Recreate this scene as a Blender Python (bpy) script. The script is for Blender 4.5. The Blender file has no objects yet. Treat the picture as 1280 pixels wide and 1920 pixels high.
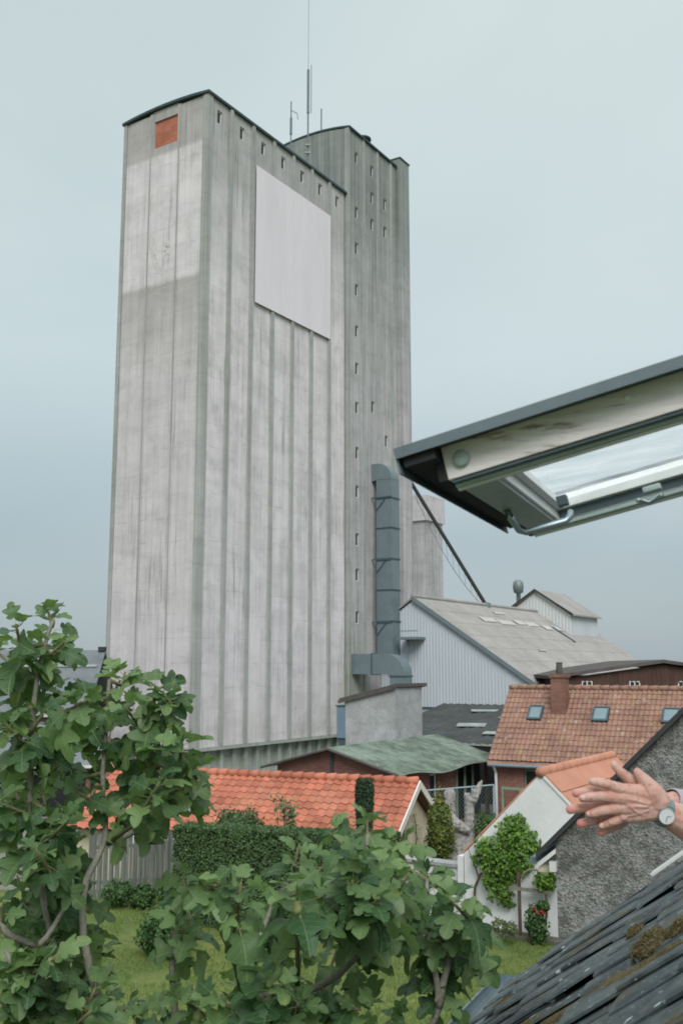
import bpy, bmesh, math, random
import numpy as np
from mathutils import Vector, Matrix, noise as mnoise

random.seed(7)
rng = np.random.default_rng(7)
SC = bpy.context.scene
COL = SC.collection

# ------------------------------------------------------------------ camera
F, W0, H0 = 1865.0, 1280.0, 1920.0          # focal length in photo pixels, photo size
TH = math.atan(290.0 / F)                    # the lens looks up by this angle
CZ, SZ = math.cos(TH), math.sin(TH)
CAMH = 6.5
CAM = Vector((0, 0, CAMH))
cam = bpy.data.cameras.new('camera')
cam.sensor_fit = 'VERTICAL'; cam.sensor_height = 36.0; cam.lens = 36.0 * F / H0
cam.clip_start = 0.05; cam.clip_end = 6000
cam.dof.use_dof = True; cam.dof.focus_distance = 45.0; cam.dof.aperture_fstop = 13.0
camo = bpy.data.objects.new('camera', cam); COL.objects.link(camo)
camo.location = CAM; camo.rotation_euler = (math.pi / 2 + TH, 0, 0)
SC.camera = camo

# ------------------------------------------------------------------ sky, sun, exposure
SUN_AZ, SUN_EL = math.radians(174), math.radians(42)      # compass angle from +Y towards +X
wd = bpy.data.worlds.new('World'); SC.world = wd; wd.use_nodes = True
nt = wd.node_tree; nt.nodes.clear()
def wn(t, **k):
    n = nt.nodes.new(t)
    for a, b in k.items(): setattr(n, a, b)
    return n
sky = wn('ShaderNodeTexSky', sky_type='NISHITA', sun_disc=False)
sky.sun_elevation = SUN_EL; sky.sun_rotation = SUN_AZ; sky.air_density = 1.2; sky.dust_density = 2.0
bg1 = wn('ShaderNodeBackground'); bg1.inputs[1].default_value = 0.10
nt.links.new(sky.outputs[0], bg1.inputs[0])
tc = wn('ShaderNodeTexCoord')
sep = wn('ShaderNodeSeparateXYZ'); nt.links.new(tc.outputs['Generated'], sep.inputs[0])
grad = wn('ShaderNodeValToRGB')              # overcast dome: brighter overhead than at the horizon
cr = grad.color_ramp
for p, c in ((0.0, (.285, .335, .365)), (.12, (.305, .37, .40)), (.30, (.45, .522, .532)), (.60, (.47, .54, .538)), (1.0, (.98, 1.05, 1.05))):
    e_ = cr.elements.new(p) if p not in (0.0, 1.0) else cr.elements[0 if p == 0 else -1]
    e_.color = (*c, 1)
nt.links.new(sep.outputs[2], grad.inputs[0])
mp = wn('ShaderNodeMapping'); mp.inputs['Scale'].default_value = (1.0, 1.0, 2.4)
mp.inputs['Location'].default_value = (3.1, .4, .75)
nt.links.new(tc.outputs['Generated'], mp.inputs[0])
nz = wn('ShaderNodeTexNoise'); nz.inputs['Scale'].default_value = 1.55; nz.inputs['Detail'].default_value = 4
nz.inputs['Roughness'].default_value = .48; nz.inputs['Distortion'].default_value = .4
nt.links.new(mp.outputs[0], nz.inputs['Vector'])
rmp = wn('ShaderNodeValToRGB'); rmp.color_ramp.elements[0].position = .36; rmp.color_ramp.elements[1].position = .64
rmp.color_ramp.elements[0].color = (.945, .965, .975, 1); rmp.color_ramp.elements[1].color = (1.09, 1.07, 1.06, 1)
nt.links.new(nz.outputs[0], rmp.inputs[0])
mul = wn('ShaderNodeMixRGB', blend_type='MULTIPLY'); mul.inputs[0].default_value = 1
nt.links.new(grad.outputs[0], mul.inputs[1]); nt.links.new(rmp.outputs[0], mul.inputs[2])
bg2 = wn('ShaderNodeBackground'); bg2.inputs[1].default_value = .86
nt.links.new(mul.outputs[0], bg2.inputs[0])
mixs = wn('ShaderNodeMixShader'); mixs.inputs[0].default_value = .92
nt.links.new(bg1.outputs[0], mixs.inputs[1]); nt.links.new(bg2.outputs[0], mixs.inputs[2])
wo = wn('ShaderNodeOutputWorld'); nt.links.new(mixs.outputs[0], wo.inputs[0])

sl = bpy.data.lights.new('sun', 'SUN'); sl.energy = 1.5; sl.angle = math.radians(30); sl.color = (1, .98, .965)
so = bpy.data.objects.new('sun', sl); COL.objects.link(so)
sd = Vector((math.sin(SUN_AZ) * math.cos(SUN_EL), math.cos(SUN_AZ) * math.cos(SUN_EL), math.sin(SUN_EL)))
so.rotation_euler = sd.to_track_quat('Z', 'Y').to_euler()
VS = SC.view_settings
VS.view_transform = 'Standard'; VS.look = 'None'; VS.gamma = 1; VS.use_curve_mapping = False; VS.exposure = 0.66
SC.render.engine = 'CYCLES'
SC.cycles.filter_width = 1.8; SC.cycles.max_bounces = 6; SC.cycles.diffuse_bounces = 3; SC.cycles.transparent_max_bounces = 12

# ------------------------------------------------------------------ geometry helpers
def ray(px, py):
    dx = (px - 640) / F; dz = (960 - py) / F
    return Vector((dx, CZ - dz * SZ, SZ + dz * CZ))
def at(px, py, Y):
    r = ray(px, py); return CAM + r * (Y / r.y)
def onz(px, py, z):
    r = ray(px, py); return CAM + r * ((z - CAMH) / r.z)
def onp(px, py, p0, n):
    r = ray(px, py); return CAM + r * ((Vector(p0) - CAM).dot(n) / r.dot(n))
def azv(a):
    a = math.radians(a); return Vector((math.sin(a), math.cos(a), 0))
Z = Vector((0, 0, 1))
U, V = azv(32.5), azv(122.5)                 # the two street directions of the mill quarter
def lin(r, g, b, k=1.0):
    f = lambda c: (c / 255 / 12.92 if c / 255 <= .04045 else ((c / 255 + .055) / 1.055) ** 2.4) * k
    return (f(r), f(g), f(b))

class MB:
    def __init__(s): s.v = []; s.f = []; s.m = []; s.uv = None
    def quad(s, a, b, c, d, m=0):
        i = len(s.v); s.v += [Vector(a), Vector(b), Vector(c), Vector(d)]; s.f.append((i, i + 1, i + 2, i + 3)); s.m.append(m); return s
    def poly(s, pts, m=0):
        i = len(s.v); s.v += [Vector(p) for p in pts]; s.f.append(tuple(range(i, i + len(pts)))); s.m.append(m); return s
    def obox(s, o, a, b, c, m=0):
        o, a, b, c = Vector(o), Vector(a), Vector(b), Vector(c)
        if a.cross(b).dot(c) < 0: a, b = b, a
        i = len(s.v)
        s.v += [o, o + a, o + a + b, o + b, o + c, o + a + c, o + a + b + c, o + b + c]
        for f in ((3, 2, 1, 0), (4, 5, 6, 7), (0, 1, 5, 4), (1, 2, 6, 5), (2, 3, 7, 6), (3, 0, 4, 7)):
            s.f.append(tuple(i + k for k in f)); s.m.append(m)
        return s
    def prism(s, pts, ext, m=0):
        pts = [Vector(p) for p in pts]; ext = Vector(ext); n = len(pts); i = len(s.v)
        s.v += pts + [p + ext for p in pts]
        nrm = Vector((0, 0, 0))
        for k in range(n): nrm += pts[k].cross(pts[(k + 1) % n])
        fl = nrm.dot(ext) > 0
        A = tuple(range(i, i + n)); B = tuple(range(i + n, i + 2 * n))
        s.f += [A[::-1] if fl else A, B if fl else B[::-1]]; s.m += [m, m]
        for k in range(n):
            q = (i + k, i + (k + 1) % n, i + n + (k + 1) % n, i + n + k)
            s.f.append(q if fl else q[::-1]); s.m.append(m)
        return s
    def tube(s, path, rad, n=8, m=0, cap=True):
        path = [Vector(p) for p in path]
        if not hasattr(rad, '__len__'): rad = [rad] * len(path)
        base = len(s.v); up = None
        for k, p in enumerate(path):
            t = (path[min(k + 1, len(path) - 1)] - path[max(k - 1, 0)]).normalized()
            if up is None:
                up = Z.cross(t) if abs(t.z) < .95 else Vector((1, 0, 0)).cross(t)
            up = (up - t * up.dot(t)).normalized(); w = t.cross(up)
            for j in range(n):
                a = 2 * math.pi * j / n
                s.v.append(p + (up * math.cos(a) + w * math.sin(a)) * rad[k])
        for k in range(len(path) - 1):
            for j in range(n):
                a = base + k * n + j; b = base + k * n + (j + 1) % n
                s.f.append((a, b, b + n, a + n)); s.m.append(m)
        if cap:
            s.f.append(tuple(base + j for j in range(n))[::-1]); s.m.append(m)
            L = base + (len(path) - 1) * n
            s.f.append(tuple(L + j for j in range(n))); s.m.append(m)
        return s
    def lathe(s, o, prof, n=16, m=0, axis=Z):
        axis = Vector(axis).normalized(); x = axis.orthogonal().normalized(); y = axis.cross(x); b = len(s.v); o = Vector(o)
        for r, h in prof:
            for j in range(n):
                a = 2 * math.pi * j / n
                s.v.append(o + axis * h + (x * math.cos(a) + y * math.sin(a)) * r)
        for k in range(len(prof) - 1):
            for j in range(n):
                a = b + k * n + j; c = b + k * n + (j + 1) % n
                s.f.append((a, c, c + n, a + n)); s.m.append(m)
        return s
    def wall(s, o, ux, L, z0, z1, n, t, holes=(), m=0):
        """upright wall sheet with real openings; o at start, z absolute; n outward; reveals t deep"""
        o = Vector(o); ux = Vector(ux); n = Vector(n)
        us = sorted({0, L, *[h[0] for h in holes], *[h[1] for h in holes]})
        zs = sorted({z0, z1, *[h[2] for h in holes], *[h[3] for h in holes]})
        P = lambda u, z, d=0: Vector((o.x, o.y, 0)) + ux * u + Z * z - n * d
        flip = ux.cross(Z).dot(n) < 0
        def q(*p): s.quad(*(p[::-1] if flip else p), m)
        for i in range(len(us) - 1):
            for j in range(len(zs) - 1):
                cu, cz = (us[i] + us[i + 1]) / 2, (zs[j] + zs[j + 1]) / 2
                if any(h[0] < cu < h[1] and h[2] < cz < h[3] for h in holes): continue
                q(P(us[i], zs[j]), P(us[i + 1], zs[j]), P(us[i + 1], zs[j + 1]), P(us[i], zs[j + 1]))
        for a, b, c, d in holes:
            q(P(a, c), P(b, c), P(b, c, t), P(a, c, t)); q(P(a, d, t), P(b, d, t), P(b, d), P(a, d))
            q(P(a, c, t), P(a, d, t), P(a, d), P(a, c)); q(P(b, c), P(b, d), P(b, d, t), P(b, c, t))
        return s
    def build(s, name, mats, parent=None, smooth=False, org=None, bevel=0):
        org = Vector(org) if org is not None else (ORG.get(parent.name, Vector((0, 0, 0))) if parent else Vector((0, 0, 0)))
        me = bpy.data.meshes.new(name)
        me.from_pydata([tuple(v - org) for v in s.v], [], s.f)
        if not isinstance(mats, (list, tuple)): mats = [mats]
        for mt in mats: me.materials.append(mt)
        if len(mats) > 1: me.polygons.foreach_set('material_index', s.m)
        if smooth: me.polygons.foreach_set('use_smooth', [True] * len(s.f))
        me.update()
        o = bpy.data.objects.new(name, me); COL.objects.link(o)
        if parent: o.parent = parent; ORG[o.name] = org
        else: o.location = org; ORG[o.name] = org
        if bevel:
            b = o.modifiers.new('bevel', 'BEVEL'); b.width = bevel; b.segments = 2; b.limit_method = 'ANGLE'
        return o
ORG = {}
def thing(name, label, cat, loc, group=None):
    o = bpy.data.objects.new(name, None); COL.objects.link(o); o.location = loc; o.empty_display_size = .2
    o['label'] = label; o['category'] = cat
    if group: o['group'] = group
    ORG[o.name] = Vector(loc); return o
def tag(o, label, cat, group=None):
    o['label'] = label; o['category'] = cat
    if group: o['group'] = group
    return o
def struct(o): o['kind'] = 'structure'; return o
def inst(name, me, parent, loc, rot=None, scale=None):
    """one more piece that shares mesh data; loc in world space"""
    o = bpy.data.objects.new(name, me); COL.objects.link(o); o.parent = parent
    M = (rot.to_4x4() if rot else Matrix.Identity(4))
    if scale is not None: M = M @ Matrix.Diagonal((*scale, 1) if hasattr(scale, '__len__') else (scale, scale, scale, 1))
    M.translation = Vector(loc) - ORG[parent.name]
    o.matrix_local = M; return o
def rot3(x, y, z): return Matrix((x, y, z)).transposed()

# ------------------------------------------------------------------ materials
class NT:
    def __init__(s, name):
        s.mat = bpy.data.materials.new(name); s.mat.use_nodes = True; s.t = s.mat.node_tree
        s.b = s.t.nodes['Principled BSDF']; s.b.inputs['Specular IOR Level'].default_value = .3
    def n(s, typ, **k):
        x = s.t.nodes.new(typ)
        for a, b in k.items(): setattr(x, a, b)
        return x
    def l(s, a, b): s.t.links.new(a, b)
    def inp(s, sock, v):
        if isinstance(v, bpy.types.NodeSocket): s.l(v, sock)
        elif isinstance(v, tuple) and len(v) == 3 and sock.type == 'RGBA': sock.default_value = (*v, 1)
        else: sock.default_value = v
    def pos(s, scale=(1, 1, 1), obj=False, loc=(0, 0, 0), rot=(0, 0, 0)):
        src = s.n('ShaderNodeTexCoord').outputs['Object'] if obj else s.n('ShaderNodeNewGeometry').outputs['Position']
        m = s.n('ShaderNodeMapping'); m.inputs['Scale'].default_value = scale; m.inputs['Location'].default_value = loc
        m.inputs['Rotation'].default_value = rot
        s.l(src, m.inputs[0]); return m.outputs[0]
    def noise(s, vec, scale=1.0, detail=4, rough=.55, dist=0):
        x = s.n('ShaderNodeTexNoise'); s.l(vec, x.inputs['Vector'])
        x.inputs['Scale'].default_value = scale; x.inputs['Detail'].default_value = detail
        x.inputs['Roughness'].default_value = rough; x.inputs['Distortion'].default_value = dist
        return x.outputs[0]
    def voro(s, vec, scale=1.0, feature='F1', out=0):
        x = s.n('ShaderNodeTexVoronoi', feature=feature); s.l(vec, x.inputs['Vector']); x.inputs['Scale'].default_value = scale
        return x.outputs[out]
    def ramp(s, f, stops, interp='LINEAR'):
        r = s.n('ShaderNodeValToRGB'); r.color_ramp.interpolation = interp
        el = r.color_ramp.elements; el.remove(el[1])
        for i, (p, c) in enumerate(stops):
            if i == 0: e = el[0]; e.position = p
            else: e = el.new(p)
            e.color = (c, c, c, 1) if not isinstance(c, tuple) else (*c, 1)
        s.l(f, r.inputs[0]); return r.outputs[0]
    def mix(s, f, a, b, mode='MIX'):
        x = s.n('ShaderNodeMixRGB', blend_type=mode)
        s.inp(x.inputs[0], f); s.inp(x.inputs[1], a); s.inp(x.inputs[2], b); return x.outputs[0]
    def math(s, op, a, b=0.0, c=0.0):
        x = s.n('ShaderNodeMath', operation=op); s.inp(x.inputs[0], a); s.inp(x.inputs[1], b); s.inp(x.inputs[2], c); return x.outputs[0]
    def sepz(s, vec, i=2):
        x = s.n('ShaderNodeSeparateXYZ'); s.l(vec, x.inputs[0]); return x.outputs[i]
    def bump(s, h, strength=.3, dist=.02):
        x = s.n('ShaderNodeBump'); x.inputs['Strength'].default_value = strength; x.inputs['Distance'].default_value = dist
        s.l(h, x.inputs['Height']); s.l(x.outputs[0], s.b.inputs['Normal'])
    def out(s, col, rough=.85, metal=0):
        s.inp(s.b.inputs['Base Color'], col); s.inp(s.b.inputs['Roughness'], rough); s.b.inputs['Metallic'].default_value = metal
        return s.mat
def simple(name, c, rough=.8, var=.25, scale=3.0, bump=.2, dist=.01, metal=0, aniso=(1, 1, 1), obj=False, rnd=0.0):
    k = NT(name); p = k.pos(aniso, obj); a = k.noise(p, scale, 6, .62); b = k.noise(p, scale * 7.3, 4)
    m1 = k.ramp(a, ((.3, 1 - var), (.7, 1 + var * .6))); m2 = k.ramp(b, ((.3, 1 - var * .5), (.7, 1 + var * .4)))
    col = k.mix(1, k.mix(1, c, m1, 'MULTIPLY'), m2, 'MULTIPLY')
    if rnd:
        r = k.n('ShaderNodeObjectInfo').outputs['Random']
        col = k.mix(1, col, k.ramp(r, ((0, 1 - rnd), (1, 1 + rnd))), 'MULTIPLY')
    if bump: k.bump(b, bump, dist)
    return k.out(col, rough, metal)

def concrete(name, raw, paint=None, zones=None, streak=.35, seed=0, green=0, edge=.9):
    """raw slip-formed concrete with old paint; zones = paint mask along height (z, 0..1)"""
    k = NT(name); g = k.pos((1, 1, 1), loc=(seed * 7.1, seed * 3.3, 0))
    st = k.noise(k.pos((1.3, 1.3, .035), loc=(seed * 5, seed, 0)), 2.2, 5, .6)
    st2 = k.noise(k.pos((5, 5, .12), loc=(seed, seed * 2, 0)), 1.2, 4, .6)
    lift = k.noise(k.pos((.25, .25, 1.0), loc=(seed * 3, 0, seed)), 1.3, 5, .65)
    blot = k.noise(g, .55, 7, .62, .3); fine = k.noise(g, 9, 5, .6)
    col = raw
    if paint:
        zz = k.sepz(k.pos())
        zn = k.math('ADD', zz, k.math('MULTIPLY', k.math('SUBTRACT', k.noise(k.pos((1.2, 1.2, .4)), 1.1, 5), .5), edge))
        msk = k.ramp(k.math('DIVIDE', zn, 50.0), [(z / 50, v) for z, v in zones])
        wear = k.ramp(k.noise(k.pos((.8, .8, .5), loc=(seed, 2, 0)), .9, 8, .7), ((.30, .5), (.50, 1.0)))
        col = k.mix(k.math('MULTIPLY', msk, wear), raw, paint)
    col = k.mix(1, col, k.ramp(st, ((.25, 1 - streak * .8), (.60, 1.03))), 'MULTIPLY')
    col = k.mix(1, col, k.ramp(st2, ((.3, 1 - streak * .45), (.6, 1.02))), 'MULTIPLY')
    col = k.mix(1, col, k.ramp(lift, ((.35, .91), (.5, 1.0), (.66, 1.03))), 'MULTIPLY')
    col = k.mix(1, col, k.ramp(blot, ((.33, .9), (.6, 1.03))), 'MULTIPLY')
    if green:
        zz = k.sepz(k.pos())
        gm = k.math('MULTIPLY', k.ramp(k.math('DIVIDE', zz, 50), ((.03, 1.0), (.15, 0.0))), k.ramp(st2, ((.42, 0), (.62, 1))))
        col = k.mix(k.math('MULTIPLY', gm, green), col, lin(92, 108, 60))
    # pour joints: thin broken level lines, a little irregular
    zz = k.sepz(k.pos()); jl = k.math('FRACT', k.math('ADD', k.math('DIVIDE', zz, 1.37), k.math('MULTIPLY', k.noise(k.pos((.6, .6, .1), loc=(seed, 0, 0)), 1.0, 3), .25)))
    jm = k.math('MULTIPLY', k.ramp(jl, ((.0, 1), (.035, 0))), k.ramp(k.noise(k.pos((.8, .8, .5), loc=(0, seed * 4, 2)), 1.1, 5, .6), ((.46, 0), (.62, .5))))
    col = k.mix(jm, col, lin(104, 104, 102))
    # short dark runs with crisp edges
    rn_ = k.noise(k.pos((9, 9, .22), loc=(seed * 2, 3, 0)), 1.0, 3, .5); rm = k.ramp(k.noise(k.pos((.5, .5, .12), loc=(seed, 8, 1)), 1.2, 4), ((.5, 0), (.66, 1)))
    col = k.mix(k.math('MULTIPLY', rm, k.ramp(rn_, ((.56, 0), (.62, .45)))), col, lin(96, 100, 97))
    if green:
        dt = k.n('ShaderNodeVectorMath', operation='DOT_PRODUCT'); k.l(k.pos(), dt.inputs[0]); dt.inputs[1].default_value = tuple(U)
        du = k.math('ABSOLUTE', k.math('SUBTRACT', dt.outputs['Value'], 57.95))
        am = k.math('MULTIPLY', k.ramp(k.math('DIVIDE', du, 4), ((.05, 1), (.55, 0))), k.ramp(k.math('DIVIDE', zz, 20), ((.08, 1), (.4, .6), (.5, 0))))
        am = k.math('MULTIPLY', am, k.ramp(k.noise(k.pos((2, 2, .3)), 1.3, 5, .6), ((.4, 0), (.6, .85))))
        col = k.mix(am, col, lin(98, 118, 52))
    vs = k.voro(g, 3.2); col = k.mix(k.ramp(vs, ((.03, .5), (.05, 0))), col, lin(205, 205, 200))
    k.bump(fine, .35, .02)
    return k.out(col, .9)

def brickmat(name, c1, c2, mortar, scale=1.0, rotz=0):
    k = NT(name); g = k.n('ShaderNodeNewGeometry')
    # run the courses along the wall: u = horizontal distance, v = height
    m = k.n('ShaderNodeMapping'); m.inputs['Rotation'].default_value = (0, 0, rotz); k.l(g.outputs['Position'], m.inputs[0])
    sp = k.n('ShaderNodeSeparateXYZ'); k.l(m.outputs[0], sp.inputs[0])
    cb = k.n('ShaderNodeCombineXYZ'); k.l(k.math('ADD', sp.outputs[0], sp.outputs[1]), cb.inputs[0]); k.l(sp.outputs[2], cb.inputs[1])
    b = k.n('ShaderNodeTexBrick'); k.l(cb.outputs[0], b.inputs['Vector'])
    b.inputs['Scale'].default_value = scale; b.inputs['Brick Width'].default_value = .24; b.inputs['Row Height'].default_value = .075
    b.inputs['Mortar Size'].default_value = .008
    b.inputs['Color1'].default_value = (*c1, 1); b.inputs['Color2'].default_value = (*c2, 1); b.inputs['Mortar'].default_value = (*mortar, 1)
    n = k.noise(k.pos(), 1.3, 6, .6)
    col = k.mix(1, b.outputs[0], k.ramp(n, ((.3, .75), (.7, 1.15))), 'MULTIPLY')
    k.bump(b.outputs[1], -.3, .01)
    return k.out(col, .9)

M = {}
RAWC = lin(156, 156, 156); PAINT = lin(212, 207, 210)
M['core'] = concrete('silo core concrete', lin(120, 122, 120), streak=.4)
ZR = ((0, .75), (2.4, .95), (29, .95), (31.2, .7), (34.5, .62), (36.5, .25), (50, .2))
ZL = ((0, .7), (3, .75), (24, .65), (28.7, .12), (29.15, .05), (29.35, 1), (37.5, 1), (37.75, .06), (50, .05))
M['bayR'] = concrete('painted concrete bay right', RAWC, PAINT, ZR, .18, 1, green=.25)
M['bayL'] = concrete('painted concrete bay left', lin(168, 164, 163), lin(208, 203, 206), ZL, .15, 2, edge=.22)
M['rib'] = concrete('raw concrete rib', lin(164, 167, 164), streak=.28, seed=3, green=.25)
M['annex'] = concrete('annex concrete', lin(140, 146, 143), lin(190, 187, 189), ((0, .8), (24, .9), (36, .5), (40, .05), (50, 0)), .45, 4, green=.5)
M['plinth'] = concrete('plinth concrete', lin(178, 184, 180), streak=.4, seed=5, green=.5)
M['trim'] = simple('dark roof felt edge', lin(62, 78, 82), .8, .2, 2)
M['whiteboard'] = simple('white sheet cladding', lin(216, 210, 216), .7, .06, .8, .05, aniso=(1, 1, .12))
M['ghost'] = simple('brick infill', lin(178, 112, 88), .9, .25, 3)
M['brickfill'] = brickmat('orange brick infill', lin(186, 112, 86), lin(166, 92, 74), lin(150, 120, 105))
M['glassdark'] = simple('dark window glass', lin(44, 50, 52), .18, .3, 2, 0)
M['glass'] = simple('sky lit roof glass', lin(120, 140, 145), .08, .1, 2, 0)
M['paleframe'] = simple('pale window frame', lin(205, 208, 205), .6, .15, 5)
M['duct'] = simple('blue grey duct steel', lin(118, 132, 137), .5, .12, .9, .08, .01, .25)
M['ductband'] = simple('dark duct flange', lin(72, 90, 98), .55, .1, 2, .05)
M['mast'] = simple('galvanised mast', lin(120, 130, 132), .5, .15, 4, .05, metal=.3)
M['render'] = simple('grey lime render', lin(164, 165, 166), .95, .24, 1.6, .5, .03)
M['felt'] = simple('dark roofing felt', lin(88, 84, 82), .9, .3, 1.5, .3)
M['darkroof'] = simple('dark corrugated roof', lin(70, 74, 74), .9, .4, .8, .3)
M['junk'] = simple('pale scrap sheet', lin(150, 158, 154), .8, .3, 1.5)
M['clad'] = simple('pale steel cladding', lin(186, 194, 200), .55, .08, .35, .05, metal=.0, aniso=(1, 1, .15))
M['fibre'] = simple('weathered fibre cement roof', lin(152, 149, 146), .95, .16, .5, .2, .02)
M['fibrepale'] = simple('new fibre cement sheet', lin(176, 174, 171), .9, .1, .7, .1)
M['teal'] = simple('turquoise fascia', lin(140, 178, 176), .7, .1, 1)
M['woodbarn'] = simple('dark tarred boards', lin(82, 62, 54), .9, .3, 1.2, .3, .02, aniso=(3, 3, .3))
M['brick'] = brickmat('brown red brick', lin(134, 88, 74), lin(112, 72, 62), lin(140, 122, 112), 1, math.radians(-32.5 + 90))
M['brickred'] = brickmat('dark red brick', lin(122, 80, 70), lin(104, 68, 60), lin(120, 104, 96), 1, math.radians(-32.5 + 90))
M['pipewhite'] = simple('white rain pipe', lin(200, 202, 200), .5, .1, 3)
M['white'] = simple('white lime wash', lin(215, 216, 218), .95, .07, .9, .25, .02)
M['cream'] = simple('cream render', lin(205, 196, 172), .95, .14, 1.2, .25, .02)
M['whitewood'] = simple('white painted board', lin(215, 214, 208), .6, .1, 4)
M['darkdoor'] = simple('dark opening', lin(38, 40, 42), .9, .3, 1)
M['greendoor'] = simple('green painted door', lin(120, 140, 122), .7, .2, 2)
M['slate_grey'] = simple('far grey slate', lin(112, 118, 122), .85, .2, 1.1, .2)
M['pink'] = simple('pinkish brick band', lin(170, 140, 128), .9, .2, 1)
M['beam'] = simple('dark beam', lin(60, 62, 64), .8, .2, 2)
M['moss'] = simple('dry brown moss', lin(98, 88, 62), 1.0, .45, 14, 1.0, .01)
M['zinc'] = simple('zinc gutter', lin(126, 142, 150), .45, .18, 2.5, .1, .005, .5)
M['blueplastic'] = simple('blue grey cabinet', lin(112, 134, 150), .6, .1, 1)
M['mesh'] = simple('galvanised fence wire', lin(140, 158, 160), .6, .1, 3)
M['soil'] = simple('grey garden soil', lin(104, 100, 92), 1, .3, 3, .6, .03)
M['bark'] = simple('grey fig bark', lin(128, 126, 114), .9, .35, 9, .6, .01)
M['twig'] = simple('brown green twig', lin(112, 108, 78), .8, .3, 12, .3, .005)
M['fencewood'] = simple('weathered grey fence board', lin(104, 108, 102), .95, .3, 2, .5, .01, aniso=(6, 6, .5), rnd=.28)
M['statue'] = simple('grey weathered carved wood', lin(184, 181, 178), .95, .42, 6, 1.0, .05, aniso=(2.2, 2.2, .45))
M['awning'] = simple('white tarpaulin', lin(226, 228, 232), .5, .05, 1, .05)

def tilemat(name, c, rnd, var=.22, lichen=None):
    k = NT(name); g = k.pos()
    col = k.mix(1, c, k.ramp(k.noise(g, 1.1, 6, .6), ((.3, 1 - var), (.7, 1 + var * .5))), 'MULTIPLY')
    r = k.n('ShaderNodeObjectInfo').outputs['Random']
    col = k.mix(1, col, k.ramp(r, ((0, 1 - rnd), (1, 1 + rnd))), 'MULTIPLY')
    if lichen:
        col = k.mix(k.ramp(k.noise(g, 2.7, 8, .7), ((.52, 0), (.64, .75))), col, lichen)
        col = k.mix(k.ramp(k.noise(k.pos(loc=(4, 9, 2)), 3.1, 8, .7), ((.58, 0), (.66, .6))), col, lin(188, 176, 164))
    else:
        col = k.mix(k.ramp(k.noise(k.pos((1, 1, 1.4), loc=(2, 7, 1)), .8, 7, .68), ((.5, 0), (.68, .4))), col, lin(200, 146, 122))
        col = k.mix(k.ramp(k.noise(k.pos(loc=(6, 1, 3)), 4, 7, .72), ((.58, 0), (.7, .55))), col, lin(118, 84, 66))
    k.bump(k.noise(g, 18, 4), .2, .005)
    return k.out(col, .75)
M['orange'] = tilemat('orange clay tile', lin(176, 108, 86), .2, .3)
M['orange_old'] = tilemat('weathered red clay tile', lin(144, 110, 96), .1, .3, lin(154, 130, 100))
M['orange_plain'] = tilemat('salmon roof sheet', lin(188, 132, 110), .05, .12)

def greenroof():
    k = NT('mossy green felt roof'); g = k.pos()
    n = k.noise(g, 1.6, 9, .72, .5); n2 = k.noise(k.pos((1, 1, 1), loc=(5, 5, 5)), .5, 5)
    col = k.mix(k.ramp(n, ((.42, 0), (.56, 1))), lin(116, 132, 118), lin(88, 98, 86))
    col = k.mix(k.ramp(n2, ((.5, 0), (.65, .6))), col, lin(140, 152, 142))
    col = k.mix(k.ramp(k.noise(g, 5, 6, .7), ((.6, 0), (.66, .7))), col, lin(60, 66, 58))
    r = k.n('ShaderNodeObjectInfo').outputs['Random']
    col = k.mix(1, col, k.ramp(r, ((0, .9), (1, 1.1))), 'MULTIPLY')
    k.bump(n, .4, .03); return k.out(col, .9)
M['greenroof'] = greenroof()

def slatemat():
    k = NT('old dark slate'); g = k.pos()
    r = k.n('ShaderNodeObjectInfo').outputs['Random']
    col = k.mix(r, lin(50, 59, 63), lin(72, 82, 85))
    col = k.mix(k.ramp(k.noise(g, 6, 8, .7), ((.42, 0), (.62, .8))), col, lin(104, 112, 112))
    col = k.mix(k.ramp(k.noise(k.pos(loc=(3, 1, 7)), 3.1, 8, .72), ((.53, 0), (.63, .85))), col, lin(88, 84, 68))
    nn = k.noise(g, 14, 5, .7)
    v = k.math('ADD', k.voro(g, 9.0), k.math('MULTIPLY', k.math('SUBTRACT', nn, .5), .25))
    big = k.ramp(k.noise(k.pos(loc=(9, 2, 1)), 1.8, 3), ((.42, 0), (.56, 1)))
    col = k.mix(k.math('MULTIPLY', big, k.ramp(v, ((.10, 1), (.16, 0)))), col, lin(182, 190, 188))
    v2 = k.math('ADD', k.voro(g, 27.0), k.math('MULTIPLY', k.math('SUBTRACT', nn, .5), .3))
    col = k.mix(k.ramp(v2, ((.11, .8), (.17, 0))), col, lin(150, 160, 158))
    k.bump(k.noise(g, 22, 8, .7), .6, .006); return k.out(col, .72)
M['slate'] = slatemat()

def pebbledash():
    k = NT('grey pebble dash'); g = k.pos()
    v = k.n('ShaderNodeTexVoronoi'); k.l(g, v.inputs['Vector']); v.inputs['Scale'].default_value = 62
    col = k.mix(.6, lin(128, 128, 120), v.outputs['Color'], 'SOFT_LIGHT')
    hs = k.n('ShaderNodeHueSaturation'); hs.inputs['Saturation'].default_value = .16; k.l(col, hs.inputs['Color']); col = hs.outputs[0]
    n = k.noise(g, 1.9, 8, .65)
    col = k.mix(1, col, k.ramp(n, ((.33, .68), (.65, 1.15))), 'MULTIPLY')
    col = k.mix(k.ramp(k.noise(g, 9, 8, .72), ((.46, 0), (.58, .75))), col, lin(74, 76, 70))
    nn = k.noise(g, 20, 4)
    sp = k.math('ADD', k.voro(k.pos(loc=(1, 4, 2)), 3.4), k.math('MULTIPLY', k.math('SUBTRACT', nn, .5), .12))
    col = k.mix(k.ramp(sp, ((.05, 1), (.075, 0))), col, lin(205, 205, 200))
    h = k.math('ADD', v.outputs['Distance'], k.math('MULTIPLY', k.noise(g, 30, 5), .8))
    k.bump(h, .7, .012); return k.out(col, .95)
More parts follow.
